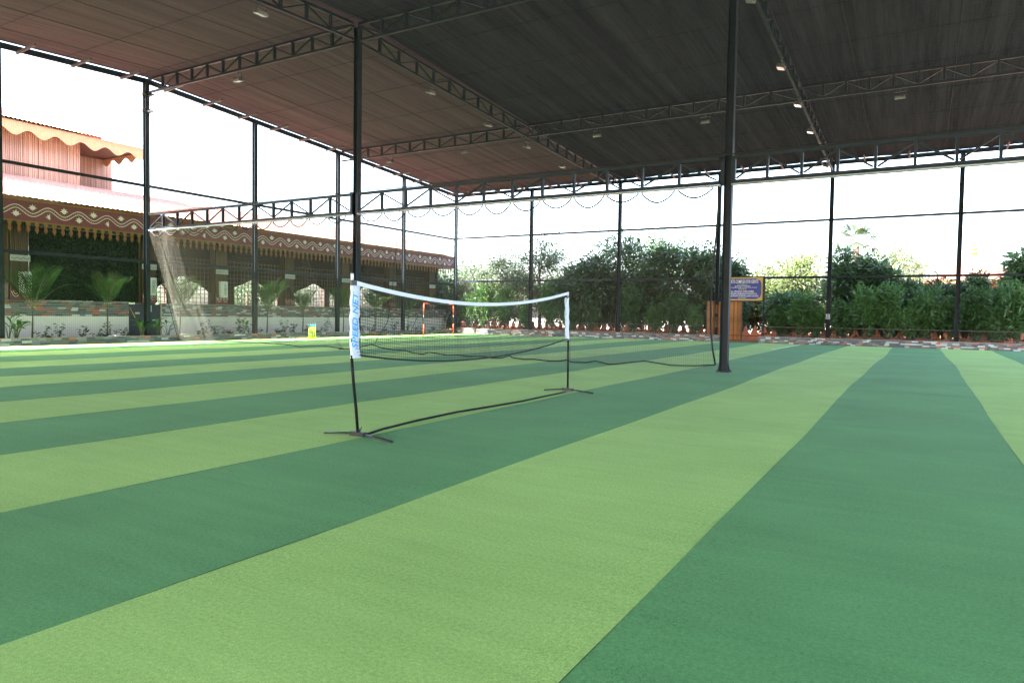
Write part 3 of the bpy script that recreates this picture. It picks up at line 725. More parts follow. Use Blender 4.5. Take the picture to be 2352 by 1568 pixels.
for (px, py, zt_, H, lab) in ((74, 778, 2.95, 1.15, 'areca palm with a thin trunk in front of the bamboo pillar and white speaker'), (246, 776, 2.85, 1.25, 'areca palm spreading in front of the dark hedge panel'),
        (413, 772, 2.9, 1.2, 'areca palm behind the bunched end of the curtain net'), (613, 769, 2.95, 1.25, 'fourth areca palm along the wall counted from the bamboo pillar beside the hedge panel'), (695, 766, 2.6, 1.2, 'fifth areca palm along the wall counted from the bamboo pillar beside the hedge panel'),
        (788, 764, 2.9, 1.2, 'sixth areca palm along the wall counted from the bamboo pillar beside the hedge panel'), (861, 761, 2.8, 1.2, 'seventh areca palm along the wall counted from the bamboo pillar beside the hedge panel'), (936, 758, 2.7, 1.1, 'eighth areca palm along the wall counted from the bamboo pillar beside the hedge panel')):
    areca(px, py, zt_, lab, 8, H)
BRL = leafmat('broad_leaf', (.045, .14, .03), (.11, .25, .06), .35); DKL = leafmat('dark_leaf', (.02, .05, .02), (.05, .10, .035), .25)
def broad(px, H, n, lab, py=778):
    p = gx(px, py, XL-.05); t = empty('broad_leaf_plant', (XL-.05, p[1], .1), lab, 'plant', 'broad leaved plants in the bed')
    sm = MB()
    for k in range(n):
        az = U(0, 6.28); h = H*U(.35, .8); r = U(.05, .2); tip = np.array([r*math.cos(az), r*math.sin(az), h])
        sm.tube([(0, 0, 0), tip*.6+np.array([0, 0, h*.1]), tip], [.012, .009, .006], 5)
        L_ = H*U(.35, .55); lean = U(.3, 1.1); pts = []
        wd = L_*U(.26, .36); V = []; out = np.array([math.cos(az), math.sin(az), 0]); sd = np.array([-math.sin(az), math.cos(az), 0])
        for i in range(8):
            s = i/7; c_ = tip+out*L_*(math.sin(lean)*s+.15*s*s)+np.array([0, 0, L_*(math.cos(lean)*s-.45*s*s)])
            ww = wd*math.sin(math.pi*min(1, .06+.94*s))**.7*.5+.002
            V += [c_-sd*ww+np.array([0, 0, ww*.35]), c_, c_+sd*ww+np.array([0, 0, ww*.35])]
        f = [(3*i+j, 3*i+j+1, 3*i+j+4, 3*i+j+3) for i in range(7) for j in range(2)]
        MB().add(V, f).build('leaf', BRL, t, True)
    sm.build('stem', STEM, t)
broad(38, 1.0, 15, 'bushy broad leaved plant at the taller kerb end by the pavilion'); broad(20, 1.1, 7, 'bushy broad leaved plant at the taller kerb end by the pavilion')
broad(325, .95, 13, 'broad leaved plant in front of the black cabinet'); broad(362, .9, 9, 'broad leaved plant in front of the black cabinet'); broad(385, .8, 7, 'broad leaved plant in front of the black cabinet')
broad(560, .85, 9, 'broad leaved plant at the foot of a canopy post behind the side net', 770); broad(936, .7, 7, 'broad leaved plant at the foot of a canopy post behind the side net', 758)
def sapling_mesh(H, nst, seed):
    r_ = np.random.default_rng(seed); m_ = MB(); C_ = []; D_ = []; LL = []
    for s in range(nst):
        az = r_.uniform(0, 6.28); ln = r_.uniform(.1, .55); hh = H*r_.uniform(.5, 1)
        pts = [np.array([hh*math.sin(ln)*t*math.cos(az)+.03*math.sin(t*5+s), hh*math.sin(ln)*t*math.sin(az), hh*math.cos(ln)*t]) for t in np.linspace(0, 1, 6)]
        m_.tube(pts, np.linspace(.008, .003, 6), 4)
        for t in np.linspace(.3, 1, 11):
            p = np.array([np.interp(t, np.linspace(0, 1, 6), [q[i] for q in pts]) for i in range(3)]); C_.append(p)
            a = r_.uniform(0, 6.28); v = np.array([math.cos(a), math.sin(a), r_.uniform(-.5, .7)]); D_.append(v/np.linalg.norm(v)); LL.append(r_.uniform(.10, .2))
    D_ = np.array(D_); W_ = unit(np.cross(D_, r_.normal(0, 1, D_.shape))); LL = np.array(LL)
    return m_.mesh('stem', STEM), leafmesh('leaves', np.array(C_), D_, W_, LL, LL*.34)
def lbay(y):
    n = sum(1 for q in LPY[1:] if q < y)
    return 'in front of the hedge panel' if n == 0 else 'between the %s and %s posts after the hedge panel' % (ORD[n-1], ORD[n]) if n < 5 else 'at the pavilion corner post'
SAP = [sapling_mesh(.75, 3, 1), sapling_mesh(.5, 3, 2), sapling_mesh(.9, 4, 3), sapling_mesh(.35, 4, 4)]
for s in SAP: s[1].materials.append(DKL)
for i, px in enumerate((100, 116, 142, 192, 219, 236, 262, 283, 305, 465, 480, 500, 520, 532, 548, 572, 590, 640, 655, 672, 705, 728, 745, 825, 850, 880, 905, 950, 975, 1000, 1020)):
    p = gx(px, 770, XL-.25); k = (i*7) % 4
    t = empty('sapling', (XL-.25+U(-.2, .15), p[1], .1), 'dark sapling by the wall '+lbay(p[1]), 'sapling', 'saplings against the cream dado wall', U(0, 6))
    inst('stem', SAP[k][0], (0, 0, 0), t); f = inst('leaves', SAP[k][1], (0, 0, 0), t); f['kind'] = 'stuff'; sc = U(.75, 1.2); t.scale = (sc, sc, sc)

# ------------------------------------------------------------------ trees
BARK = mat('bark', (.09, .07, .05), .9, 0, .35, 6, .5, 20)
LEAF = {'dark': leafmat('leaf_dark', (.016, .042, .017), (.095, .180, .062), .4, .3), 'mid': leafmat('leaf_mid', (.04, .09, .028), (.10, .18, .05), .35, .45),
        'loose': leafmat('leaf_loose', (.045, .075, .035), (.10, .145, .06), .3, .45), 'pale': leafmat('leaf_pale', (.05, .078, .022), (.12, .155, .05), .4, .5), 'bamboo': leafmat('leaf_bamboo', (.026, .075, .022), (.13, .26, .075), .35, .3)}
def crown(cen, rad, nb, nl, L, seed, droop=.6, shell=.55, pw=.22):
    r_ = np.random.default_rng(seed); rad = np.array(rad)
    b = unit(r_.normal(0, 1, (nb, 3))); rr = r_.uniform(shell, 1, nb)**.6
    lob = 1+.24*np.sin(3.1*np.arctan2(b[:, 1], b[:, 0])+seed)+.2*np.sin(4*b[:, 2]+seed*2)
    bc = np.array(cen)+b*rad*(rr*lob)[:, None]
    idx = r_.integers(0, nb, nl); br_ = r_.uniform(.08, .16, nb)*rad.mean()*1.5
    off = r_.normal(0, 1, (nl, 3))*br_[idx][:, None]*np.array([1, 1, .7])
    c = bc[idx]+off
    d = unit(unit(off)*.7+unit(c-np.array(cen))*.4+r_.normal(0, .35, (nl, 3))+np.array([0, 0, -droop])); w = unit(np.cross(d, unit(c-np.array(cen))+r_.normal(0, .5, (nl, 3))))
    LL = r_.uniform(.6, 1.25, nl)*L
    return bc, c, d, w, LL
TN = [0]
def bay(x):
    n = sum(1 for q in FPX if q < x)
    return 'between the pavilion corner and the first tree side post' if n == 0 and x > XL else 'beyond the pavilion corner' if n == 0 else 'between the %s and %s tree side posts' % (ORD[n-1], ORD[n]) if n < 6 else 'past the sixth tree side post'
def tree(px, ptop, hw_px, dep, kind, lab, zbot=.6, nb=70, nl=7000, leaf=.2, ry=None, name='leafy_tree', grp=None):
    TN[0] += 1; Y = YF+dep; top = gy(px, ptop, Y); rx = abs(gy(px+hw_px, ptop, Y)[0]-top[0]); zt_ = top[2]*1.0; rz = (zt_-zbot)/2
    t = empty(name, (top[0], Y, 0.0 if dep > 1.9 else .05), (lab+' '+bay(top[0])) if grp else lab, 'tree', grp)
    cen = (0, 0, zbot+rz); ryy = ry or min(rx, 1.7)
    bc, c, d, w, LL = crown(cen, (rx, ryy, rz), nb, nl, leaf, 100+TN[0])
    c[:, 2] = np.maximum(c[:, 2], .3)
    f = obj('crown', leafmesh('crown', c, d, w, LL, LL*.30), LEAF[kind], t)
    m_ = MB(); th = max(.07, rz*.045); bend = U(-.25, .25)
    tp = [(bend*s*s, .1*math.sin(s*3), (zbot+rz*1.3)*s) for s in np.linspace(0, 1, 7)]
    m_.tube(tp, np.linspace(th*1.25, th*.4, 7), 8)
    for j in range(0, nb, 5):
        s = .35+.6*R(); a = np.array([bend*s*s, .1*math.sin(s*3), (zbot+rz*1.3)*s]); b = bc[j]*.92+a*.08; mid = (a+b)/2+np.array([0, 0, .15]); m_.tube([a, mid, b], [th*.42, th*.28, th*.1], 5)
    m_.build('trunk', BARK, t, True)
D_ = 'dense dark tree behind netting'; DG = 'dense dark trees behind the far netting'
P_ = 'pale sunlit tree further back'; PG = 'pale sunlit trees far behind'
for a in ((1335, 606, 52, 2.7, 'dark', D_), (1390, 550, 62, 3.2, 'dark', D_), (1462, 556, 66, 3.0, 'dark', D_), (1545, 543, 78, 3.1, 'dark', D_), (1628, 585, 58, 2.9, 'dark', D_), (1675, 600, 34, 3.4, 'dark', D_),
          (1815, 668, 46, 2.6, 'dark', D_), (1945, 593, 48, 2.9, 'dark', D_), (2012, 604, 52, 3.2, 'dark', D_), (2092, 648, 46, 2.8, 'dark', D_), (2160, 652, 52, 2.6, 'dark', D_), (2235, 656, 46, 2.9, 'dark', D_), (2300, 668, 40, 2.7, 'dark', D_), (2352, 575, 38, 3.2, 'dark', D_), (1000, 640, 45, 1.6, 'dark', D_), (950, 630, 45, 2.6, 'dark', D_)):
    tree(*a, nl=7500, leaf=.34, nb=80, grp=DG)
tree(1242, 540, 62, 2.7, 'loose', 'tall loose greyish green tree with gaps beside a canopy post', 1.2, 60, 6000, .26)
tree(1168, 585, 42, 3.4, 'loose', 'lower loose greyish tree between the pavilion corner and the tall loose tree', .8, 60, 5000, .26)
tree(1095, 602, 52, 4.2, 'loose', 'thin greyish tree right behind the pavilion corner', .8, 60, 5000, .26)
tree(1515, 522, 62, 8.0, 'mid', 'tall bright green tree rising above the dark trees', 2.0, 70, 6500, .2)
for a in ((1770, 612, 60, 9, 'pale', P_), (1850, 588, 52, 7.5, 'pale', P_), (1735, 640, 50, 7, 'pale', P_), (1660, 660, 60, 9, 'pale', P_), (1320, 640, 70, 9, 'pale', P_), (1150, 640, 70, 10, 'pale', P_), (2170, 668, 60, 12, 'pale', P_), (1960, 615, 40, 8, 'pale', P_)): tree(*a, nl=5500, leaf=.28, grp=PG)
tree(2052, 560, 68, 17, 'pale', 'rounded feathery pale tree behind the fan palm', 2.2, 80, 7000, .22)
# trees seen through the pavilion
for i, (x, y, h, r_) in enumerate(((-46, 18, 6, 2.4), (-45, 24, 5.5, 2.2), (-47, 30, 6, 2.6), (-46, 37, 5, 2.2), (-49, 43, 6, 2.8), (-44, 47, 6, 2.6), (-37, 47, 6, 2.4), (-33, 45.5, 5.4, 2.0), (-30, 43.5, 5, 1.7))):
    t = empty('leafy_tree', (x, y, 0), 'green tree glimpsed behind the pavilion lattice', 'tree', 'trees behind the pavilion')
    bc, c, d, w, LL = crown((0, 0, h*.55), (r_, r_, h*.48), 50, 4200, .24, 300+i); c[:, 2] = np.maximum(c[:, 2], .3)
    obj('crown', leafmesh('crown', c, d, w, LL, LL*.3), LEAF['dark'], t)
    MB().tube([(0, 0, 0), (.1, 0, h*.4), (0, .1, h*.75)], [.16, .12, .05], 8).build('trunk', BARK, t, True)
# fan palm
p = gy(1966, 560, YF+11); fp = empty('fan_palm', (p[0], YF+11, 0), 'fan palm with drooping blades rising above the dark trees', 'palm')
hp_ = p[2]; MB().tube([(0, 0, 0), (.05, 0, hp_*.5), (0, 0, hp_)], [.26, .22, .2], 10).build('trunk', BARK, fp, True)
FAN = leafmat('fan_blade', (.014, .034, .012), (.035, .065, .02), .3)
for k in range(15):
    az = k*2.4; el = -.3+1.5*(k/14)+U(-.1, .1); L_ = U(.8, 1.05); out = np.array([math.cos(az)*math.cos(el), math.sin(az)*math.cos(el), math.sin(el)]); hub = out*L_
    C_ = []; DD = []; WW = []; sd = np.cross(out, [0, 0, 1]); sd /= np.linalg.norm(sd); up_ = np.cross(sd, out)
    for j in range(15):
        a = (j-7)*.17; v = out*math.cos(a)+sd*math.sin(a)+np.array([0, 0, -.35*abs(a)]); v /= np.linalg.norm(v); C_.append(hub); DD.append(v); WW.append(np.cross(up_, v))
    f = obj('fan_blade', leafmesh('fan_blade', np.array(C_), np.array(DD), unit(np.array(WW)), np.full(15, 1.0), np.full(15, .085), .22), FAN, fp); f.location = (0, 0, hp_)
    MB().tube([(0, 0, 0), hub], .018, 5).build('leaf_stalk', STEM, f)

# bamboo bushes in front of the trees
def bush_mesh(seed, H, Rr, nl):
    r_ = np.random.default_rng(seed); m_ = MB(); C_ = []; DD = []
    for s in range(11):
        az = r_.uniform(0, 6.28); ln = r_.uniform(.05, .5); hh = H*r_.uniform(.7, 1.05)
        pts = [np.array([math.cos(az)*(.15*r_.random()+Rr*math.sin(ln)*t**1.6*1.8), math.sin(az)*Rr*math.sin(ln)*t**1.6*1.2, hh*t]) for t in np.linspace(0, 1, 7)]
        m_.tube(pts, np.linspace(.014, .004, 7), 5)
        for _ in range(nl//(11*9)):
            t = r_.uniform(.3, 1)**.85; p = np.array([np.interp(t, np.linspace(0, 1, 7), [q[i] for q in pts]) for i in range(3)])
            tw = r_.normal(0, .22, 3)*np.array([Rr*.95, Rr*.7, .8])
            for _ in range(9): C_.append(p+tw+r_.normal(0, .035, 3)); v = unit(tw[None])[0]*.75+r_.normal(0, .6, 3)+np.array([0, 0, -.25]); DD.append(v/np.linalg.norm(v))
    C_ = np.array(C_); DD = np.array(DD); WW = unit(np.cross(DD, r_.normal(0, 1, DD.shape))); LL = r_.uniform(.17, .34, len(C_)); C_[:, 2] = np.maximum(C_[:, 2], .55+.35*np.sin(C_[:, 0]*5+seed)+.3*r_.random(len(C_)))
    me = leafmesh('leaves', C_, DD, WW, LL, LL*.2, .2); me.materials.append(LEAF['bamboo']); return m_.mesh('stem', STEM), me
BSH = [bush_mesh(500+i, 1.9, .75, 2500) for i in range(4)]
for i, (px, ptop, w) in enumerate(((1075, 682, 1), (1112, 655, 1.1), (1160, 668, 1.1), (1205, 702, .9), (1262, 655, 1), (1312, 704, 1), (1362, 690, .9), (1448, 672, 1.1), (1505, 704, .9), (1552, 680, 1), (1598, 708, .8), (1790, 718, .9), (1838, 680, 1), (1876, 708, .9), (1940, 702, 1.1), (1990, 674, 1), (2040, 666, 1.1), (2090, 706, .8), (2135, 670, 1.2), (2185, 696, .9), (2240, 674, 1.1), (2290, 704, .9), (2340, 662, 1.2))):
    Y = YF+U(.45, 1.2); p = gy(px, ptop, Y); sc = (p[2]-.05)/1.95
    t = empty('bamboo_bush', (p[0], Y, .09), 'green bamboo bush by the kerb '+bay(p[0]), 'bush', 'bamboo bushes behind the split tile kerb', U(-.5, .5)+(3.14 if i % 2 else 0)); t.scale = (w*.9, w, sc)
    inst('stem', BSH[i % 4][0], (0, 0, 0), t); f = inst('leaves', BSH[i % 4][1], (0, 0, 0), t); f['kind'] = 'stuff'

# ------------------------------------------------------------------ railing, edging, gate, sign
rl = empty('iron_railing', (0, YF+.05, 0), 'low black iron railing with domed finials above the far kerb', 'railing')
ga, gb = gy(1610, 770, YF)[0], gy(1745, 770, YF)[0]
for a, b in ((XL+.5, ga), (gb, 9)):
    for z in (.46, .86): MB().bar((a, 0, z), (b, 0, z), .035, .045).build('rail', BLACK, rl)
    m_ = MB()
    for x in np.arange(a+.1, b, .125): m_.bar((x, 0, .36), (x, 0, .855), .012, .012)
    tag(m_.build('bars', BLACK, rl), kind='stuff')
    FN = MB().lathe([(.0, -.02), (.09, -.02), (.085, .01), (.05, .05), (.02, .07), (0, .10)], n=10).mesh('finial', BLACK, True)
    for x in np.arange(a+.3, b, .62): inst('finial', FN, (x, -.03, .47), rl)
ed = empty('terracotta_edging', (0, YF+1.75, 0), 'row of peaked terracotta edging pieces behind the iron railing', 'edging')
TER = mat('terracotta', (.62, .23, .13), .8, 0, .2, 8, object_random=.15)
pf = [(-.25, 0), (.25, 0), (.25, .34), (.2, .36), (.14, .42), (.10, .52), (.13, .55), (.06, .58), (.07, .62), (0, .72), (-.07, .62), (-.06, .58), (-.13, .55), (-.10, .52), (-.14, .42), (-.2, .36), (-.25, .34)]
EM = MB().prism(pf, 1, -.05, .05).mesh('edging_piece', TER)
for x in np.arange(XL-.5, 12, .507): inst('edging_piece', EM, (x, 0, 0), ed, (1, 1, 1.25))
gt = empty('bamboo_gate', (0, YF+.02, 0), 'orange bamboo slat gate leaf in a black frame below the blue sign', 'gate')
g0, g1 = gy(1622, 770, YF)[0], gy(1703, 770, YF)[0]; gzt = gy(1690, 691, YF)[2]
GB = mat('gate_bamboo', (.36, .145, .045), .5, 0, .45, 9, .1, 30, (1, 1, .3), object_random=.45)
GP = MB().tube([(0, 0, 0), (0, 0, .31), (0, 0, .32), (0, 0, .68), (0, 0, .69), (0, 0, 1)], [.029, .029, .033, .029, .033, .029], 7).mesh('bamboo_slat', GB, True)
x = g0+.06
while x < g1-.05: inst('bamboo_slat', GP, (x, 0, .12+U(-.01, .01)), gt, (1, 1, gzt-.16)); x += .064
fr = MB()
for x in (g0, g1): fr.bar((x, .0, .02), (x, 0, gzt), .05, .05)
for z in (.10, .75, gzt): fr.bar((g0+.026, .055, z), (g1-.026, .055, z), .04, .05)
fr.build('frame', BLACK, gt)
MB().box((ga-.0, KF-.05, -.011), (gb+.05, YF+.25, .10)).build('threshold', TURF_D, gt)
# sign
s0_, s1_ = gy(1660, 660, YF-.12)[0], gy(1752, 660, YF-.12)[0]; zt_, zb_ = gy(1720, 637, YF-.12)[2], gy(1720, 690, YF-.12)[2]
sg = empty('signboard', ((s0_+s1_)/2, YF-.12, (zt_+zb_)/2), 'blue and gold signboard with white lettering hung above the bamboo gate', 'sign')
sw, sh = (s1_-s0_)/2, (zt_-zb_)/2
BLUE = mat('sign_blue', (.035, .04, .27), .4, 0, .1, 2); GOLD = mat('sign_gold', (.62, .38, .08), .4); SWH = mat('sign_white', (.8, .8, .82), .5); SYL = mat('sign_yellow', (.66, .58, .10), .5)
MB().box((-sw, 0, -sh), (sw, .03, sh)).build('panel', GOLD, sg)
e_ = .07; c_ = .28
MB().prism([(-sw+e_+c_, -sh+e_), (sw-e_-c_, -sh+e_), (sw-e_-.06, -sh+e_+.10), (sw-e_, -sh+e_+c_), (sw-e_, sh-e_-c_), (sw-e_-.06, sh-e_-.10), (sw-e_-c_, sh-e_), (-sw+e_+c_, sh-e_), (-sw+e_+.06, sh-e_-.10), (-sw+e_, sh-e_-c_), (-sw+e_, -sh+e_+c_), (-sw+e_+.06, -sh+e_+.10)], 1, -.006, -.001).build('field', BLUE, sg)
m_ = MB()
for a, b in (((-sw, .0, sh+.025), (sw, .0, sh+.025)), ((-sw, 0, -sh-.025), (sw, 0, -sh-.025)), ((-sw-.025, 0, -sh-.05), (-sw-.025, 0, sh+.05)), ((sw+.025, 0, -sh-.05), (sw+.025, 0, sh+.05))): m_.bar(a, b, .05, .05)
m_.build('frame', BLACK, sg)
for body, z, size, wd, mt in (('SPORTS COMPLEX FOR GENTS', .62, .34, 1.62, SWH), ('IN LOVING MEMORY OF', .38, .08, .5, SYL), ('Late YEELAPALLI KOTESWARA RAO', .25, .11, .8, SWH), ('Late CHENCHAMMA KARUMURI, Late VENKATAPPAIAH KOTAPALLI', .12, .09, 1.5, SWH), ('DONATED BY', -.03, .13, .42, SYL), ('Smt. YEELAPALLI CHENCHAMMA', -.22, .17, 1.2, SWH),
        ('Sri. YEELAPALLI BHARGAVATH PRASANTH &', -.42, .17, 1.5, SWH), ('YEELAPALLI PRANAV CHOWDARY (GRAND CHILDREN)', -.61, .17, 1.66, SWH), ('VIJAYAWADA', -.79, .12, .44, SYL)):
    text('lettering', body, mt, sg, frame((0, -.008, z*sh), (1, 0, 0), (0, 0, 1)), size*.75, 0, .001, wd*sw*.96)
px_ = gy(1754, 700, YF-.1)[0]
MB().bar((sw+.08, .02, -sh-((zt_+zb_)/2-sh)+.35), (sw+.08, .02, sh+.05), .06, .06).build('post', STEEL, sg)
# small notice on a far post
p = gy(1902, 727, YF-.13); nb_ = empty('post_notice', (FPX[3], YF-.105, p[2]), 'small grey notice plate fixed on a far canopy post', 'notice')
MB().box((-.1, -.01, -.13), (.1, .0, .13)).build('plate', mat('notice_grey', (.33, .36, .4), .6), nb_); m_ = MB()
for z in (.08, .03, -.02, -.07): m_.box((-.07, -.0125, z-.008), (.07, -.0103, z+.008))
m_.build('print', BLACK, nb_)
# tower roof far behind
tp_ = gy(2236, 642, YF+24); tw = empty('shrine_roof', (tp_[0], YF+24, 0), 'tiered orange tiled roof with a gold finial far behind the bushes', 'building')
TZ = tp_[2]; OR = mat('orange_tile', (.20, .062, .045), .7, 0, .15, 3)
prof = [(3.25, TZ-.12)]
for i in range(7): r_ = 2.9*(1-i/7)**1.15+.2; z = TZ+.02+i*.25; prof += [(r_+.10, z), (r_+.08, z+.05), (r_*.93, z+.08)]
prof += [(.15, TZ+1.85)]
MB().lathe(prof, n=28).build('tiered_roof', OR, tw, True)
MB().lathe([(.08, TZ+1.8), (.26, TZ+1.92), (.26, TZ+2.05), (.09, TZ+2.12), (.20, TZ+2.25), (.20, TZ+2.36), (.06, TZ+2.44), (.12, TZ+2.56), (0, TZ+2.85)], n=14).build('finial', mat('gold', (.35, .2, .03), .35, .3), tw, True)
MB().lathe([(3.28, TZ-.36), (3.28, TZ-.125)], n=28).build('eave_band', mat('ochre_band', (.16, .07, .02), .7), tw, True)
MB().lathe([(2.8, 0), (2.8, TZ-.3)], n=28).build('wall', mat('shrine_wall', (.30, .15, .06), .8, 0, .1, 2), tw, True)
MB().lathe([(3.5, TZ-.42), (3.5, TZ-.37), (2.85, TZ-.31)], n=28).build('ledge', OR, tw, True)

# ------------------------------------------------------------------ goal, stumps, bat
a, b = gz(973, 771), gz(1041, 768)
w_ = math.hypot(*(b-a)[:2]); dr = (b-a)/w_
gh = 2.0
hz = gx(973, 697, a[0])[2]; gh = min(2.3, max(1.6, hz))
gl = empty('football_goal', (a[0], a[1], 0), 'portable football goal with red and black posts and dark net', 'goal', None, math.atan2(dr[1], dr[0]))
RED = mat('goal_red', (.55, .075, .03), .45)
for x in (0, w_):
    for z0, z1, mt in ((0, gh*.36, RED), (gh*.36, gh*.68, BLACK), (gh*.68, gh, RED)):
        MB().tube([(x, 0, z0), (x, 0, z1)], .035, 8).build('upright', mt, gl, True)
for x0, x1, mt in ((0, w_*.17, RED), (w_*.17, w_*.83, BLACK), (w_*.83, w_, RED)): MB().tube([(x0, 0, gh), (x1, 0, gh)], .033, 8).build('crossbar', mt, gl, True)
for x in (0, w_): MB().tube([(x, 0, gh), (x, 1.0, .03)], .018, 6).build('brace', BLACK, gl)
MB().tube([(0, 1.0, .03), (w_, 1.0, .03)], .018, 6).build('ground_bar', BLACK, gl)
pls = [[(x, s*1.0, gh-(gh-.03)*s-.1*math.sin(math.pi*s)) for s in np.linspace(0, 1, 9)] for x in np.arange(0, w_+.01, .12)]+[[(x, s, gh-(gh-.03)*s-.1*math.sin(math.pi*s)) for x in np.linspace(0, w_, 8)] for s in np.linspace(0, 1, 18)]
ribbons('net', pls, .006, (0, -.7, .6), ROPE, gl)
p = gz(717, 778); st = empty('cricket_stumps', (p[0], p[1], 0), 'neon green spring back cricket stumps with blue tops on the turf by the kerb', 'stumps', None, .6)
NEON = mat('neon_plastic', (.52, .68, .02), .4); CY = mat('cyan_band', (.05, .42, .55), .4)
MB().box((-.24, -.09, .0), (.24, .09, .035)).box((-.2, -.03, .036), (.2, .03, .07)).build('base', NEON, st)
for x in (-.15, -.05, .05, .15):
    o = MB().tube([(x, 0, .06), (x, 0, .58)], .017, 8).build('stump', NEON, st, True)
    MB().tube([(x, 0, .581), (x, 0, .70)], .0175, 8).build('band', CY, o, True); MB().tube([(x, 0, .701), (x, 0, .78)], [.017, .013], 8).build('tip', BLACK, o, True)
p = gz(690, 777.5); bt = empty('cricket_bat', (p[0], p[1], .02), 'dark cricket bat with orange blade stickers lying against the kerb', 'bat', None, .55)
MB().prism([(-.5, -.05), (.0, -.055), (.06, -.02), (.06, .02), (0, .055), (-.5, .05)], 2, -.015, .03).build('blade', mat('bat_dark', (.03, .03, .04), .5), bt)
MB().box((-.2, -.05, .0305), (.02, .05, .032)).build('sticker', mat('bat_orange', (.75, .28, .03), .5), bt)
MB().tube([(.06, 0, .008), (.36, 0, .008)], .017, 8).build('handle', mat('bat_yellow', (.6, .45, .05), .6), bt, True)
p = gx(262, 771, XL-.1)
for q, (px, lab) in enumerate(((262, 'crumpled white sack at the foot of the areca palm by the hedge panel'), (418, 'crumpled white sack behind the bunched end of the curtain net'))):
    p = gx(px, 771, XL-.1); V = []; Fc = []; nu, nv = 16, 8
    for j in range(nv+1):
        for i in range(nu):
            t = 2*math.pi*i/nu; s = j/nv*math.pi/2; r_ = 1+.18*math.sin(3*t+j)+.12*math.sin(7*t+j*2)
            V.append((.28*math.cos(t)*math.cos(s)*r_, .42*math.sin(t)*math.cos(s)*r_, .17*math.sin(s)*(1+.2*math.sin(5*t))))
    for j in range(nv):
        for i in range(nu): Fc.append((j*nu+i, j*nu+(i+1) % nu, (j+1)*nu+(i+1) % nu, (j+1)*nu+i))
    o = tag(MB().add(V, Fc).build('sack', mat('sack_white', (.6, .62, .62), .8, 0, .1, 6)), lab, 'sack', 'white sacks in the plant bed'); o.location = (XL-.15, p[1], .10)

# ------------------------------------------------------------------ badminton net
na = gz(822, 1003); nbp = gz(1304, 898)
bn = empty('badminton_net', (na[0], na[1], 0), 'portable badminton net with white sleeves and black T feet standing on the turf', 'badminton net')
O = np.array([na[0], na[1], 0]); FARY = nbp[1]-na[1]; FARX = nbp[0]-na[0]
POLE = mat('pole_black', (.005, .007, .006), .5, 0, spec=.15); TAPE = mat('white_tape', (.62, .65, .70), .7, 0, .06, 30, .2, 40)
def plane_pt(x, y):
    # point on the vertical plane through both bases
    d = ray(x, y); n_ = np.array([FARY, -FARX, 0]); t = ((O-CAM)@n_)/(d@n_); return CAM+d*t-O
# poles (bowed as in use)
npole = [(0, 0, .03), (0, -.03, .3), (0, -.075, .62), (0, -.105, .88), (0, -.115, 1.25), (0, -.10, 1.69)]
MB().tube(npole[:4], .0165, 10).build('pole', POLE, bn, True); MB().tube(npole[3:], .0125, 10).build('pole', POLE, bn, True)
fpole = [(FARX, FARY, .03), (FARX, FARY-.01, .5), (FARX, FARY-.02, .92), (FARX, FARY-.06, 1.70)]
MB().tube(fpole[:3], .0165, 10).build('pole', POLE, bn, True); MB().tube(fpole[2:], .0125, 10).build('pole', POLE, bn, True)
Zt = [plane_pt(*Zs(u, v)) for u, v in [(352, 75), (500, 105), (750, 165), (1000, 213), (1200, 238), (1400, 244), (1600, 238), (1800, 211), (2005, 166)]]
Zb = [plane_pt(*Zs(u, v)) for u, v in [(385, 660), (600, 688), (960, 705), (1200, 694), (1400, 681), (1700, 630), (1880, 577), (2003, 535)]]
Zt, Zb = np.array(Zt), np.array(Zb)
y0n, y1n = -.08, FARY-.06
def topz(y): return float(np.interp(y, Zt[:, 1], Zt[:, 2]))
def botz(y): return float(np.interp(y, Zb[:, 1], Zb[:, 2]))
# smooth the sampled curves with a polynomial
pt_, pb_ = np.polyfit(Zt[:, 1], Zt[:, 2], 3), np.polyfit(Zb[:, 1], Zb[:, 2], 4)
topz = lambda y: float(np.polyval(pt_, y)); botz = lambda y: float(np.polyval(pb_, min(max(y, Zb[0, 1]), Zb[-1, 1])))
yy = np.linspace(y0n+.02, y1n, 60)
V = []; Fc = []
xof = lambda y: FARX*(y/FARY)+.012*math.sin(y*1.4)
for y in yy:
    z = topz(y)
    for dx, dz in ((-.005, .0), (.005, .0), (.005, -.045), (-.005, -.045)): V.append((xof(y)+dx, y, z+dz))
for i in range(len(yy)-1):
    for j in range(4): Fc.append((i*4+j, i*4+(j+1) % 4, i*4+4+(j+1) % 4, i*4+4+j))
MB().add(V, Fc).build('top_tape', TAPE, bn)
MB().tube([(xof(y), y, botz(y)) for y in yy], .011, 6).build('lower_cord', ROPE, bn, True)
pls = [[(xof(y)+.01*math.sin(y*3+v*2), y, topz(y)-.045+(botz(y)-topz(y)+.045)*v) for v in np.linspace(0, 1, 7)] for y in np.arange(y0n+.10, y1n-.02, .036)]
pls += [[(xof(y)+.01*math.sin(y*3+v*2), y, topz(y)-.045+(botz(y)-topz(y)+.045)*v) for y in yy] for v in np.linspace(0, 1, 22)[1:-1]]
ribbons('mesh', pls, .0034, (1, -.3, 0), mat('net_black', (.008, .010, .009), .8), bn)
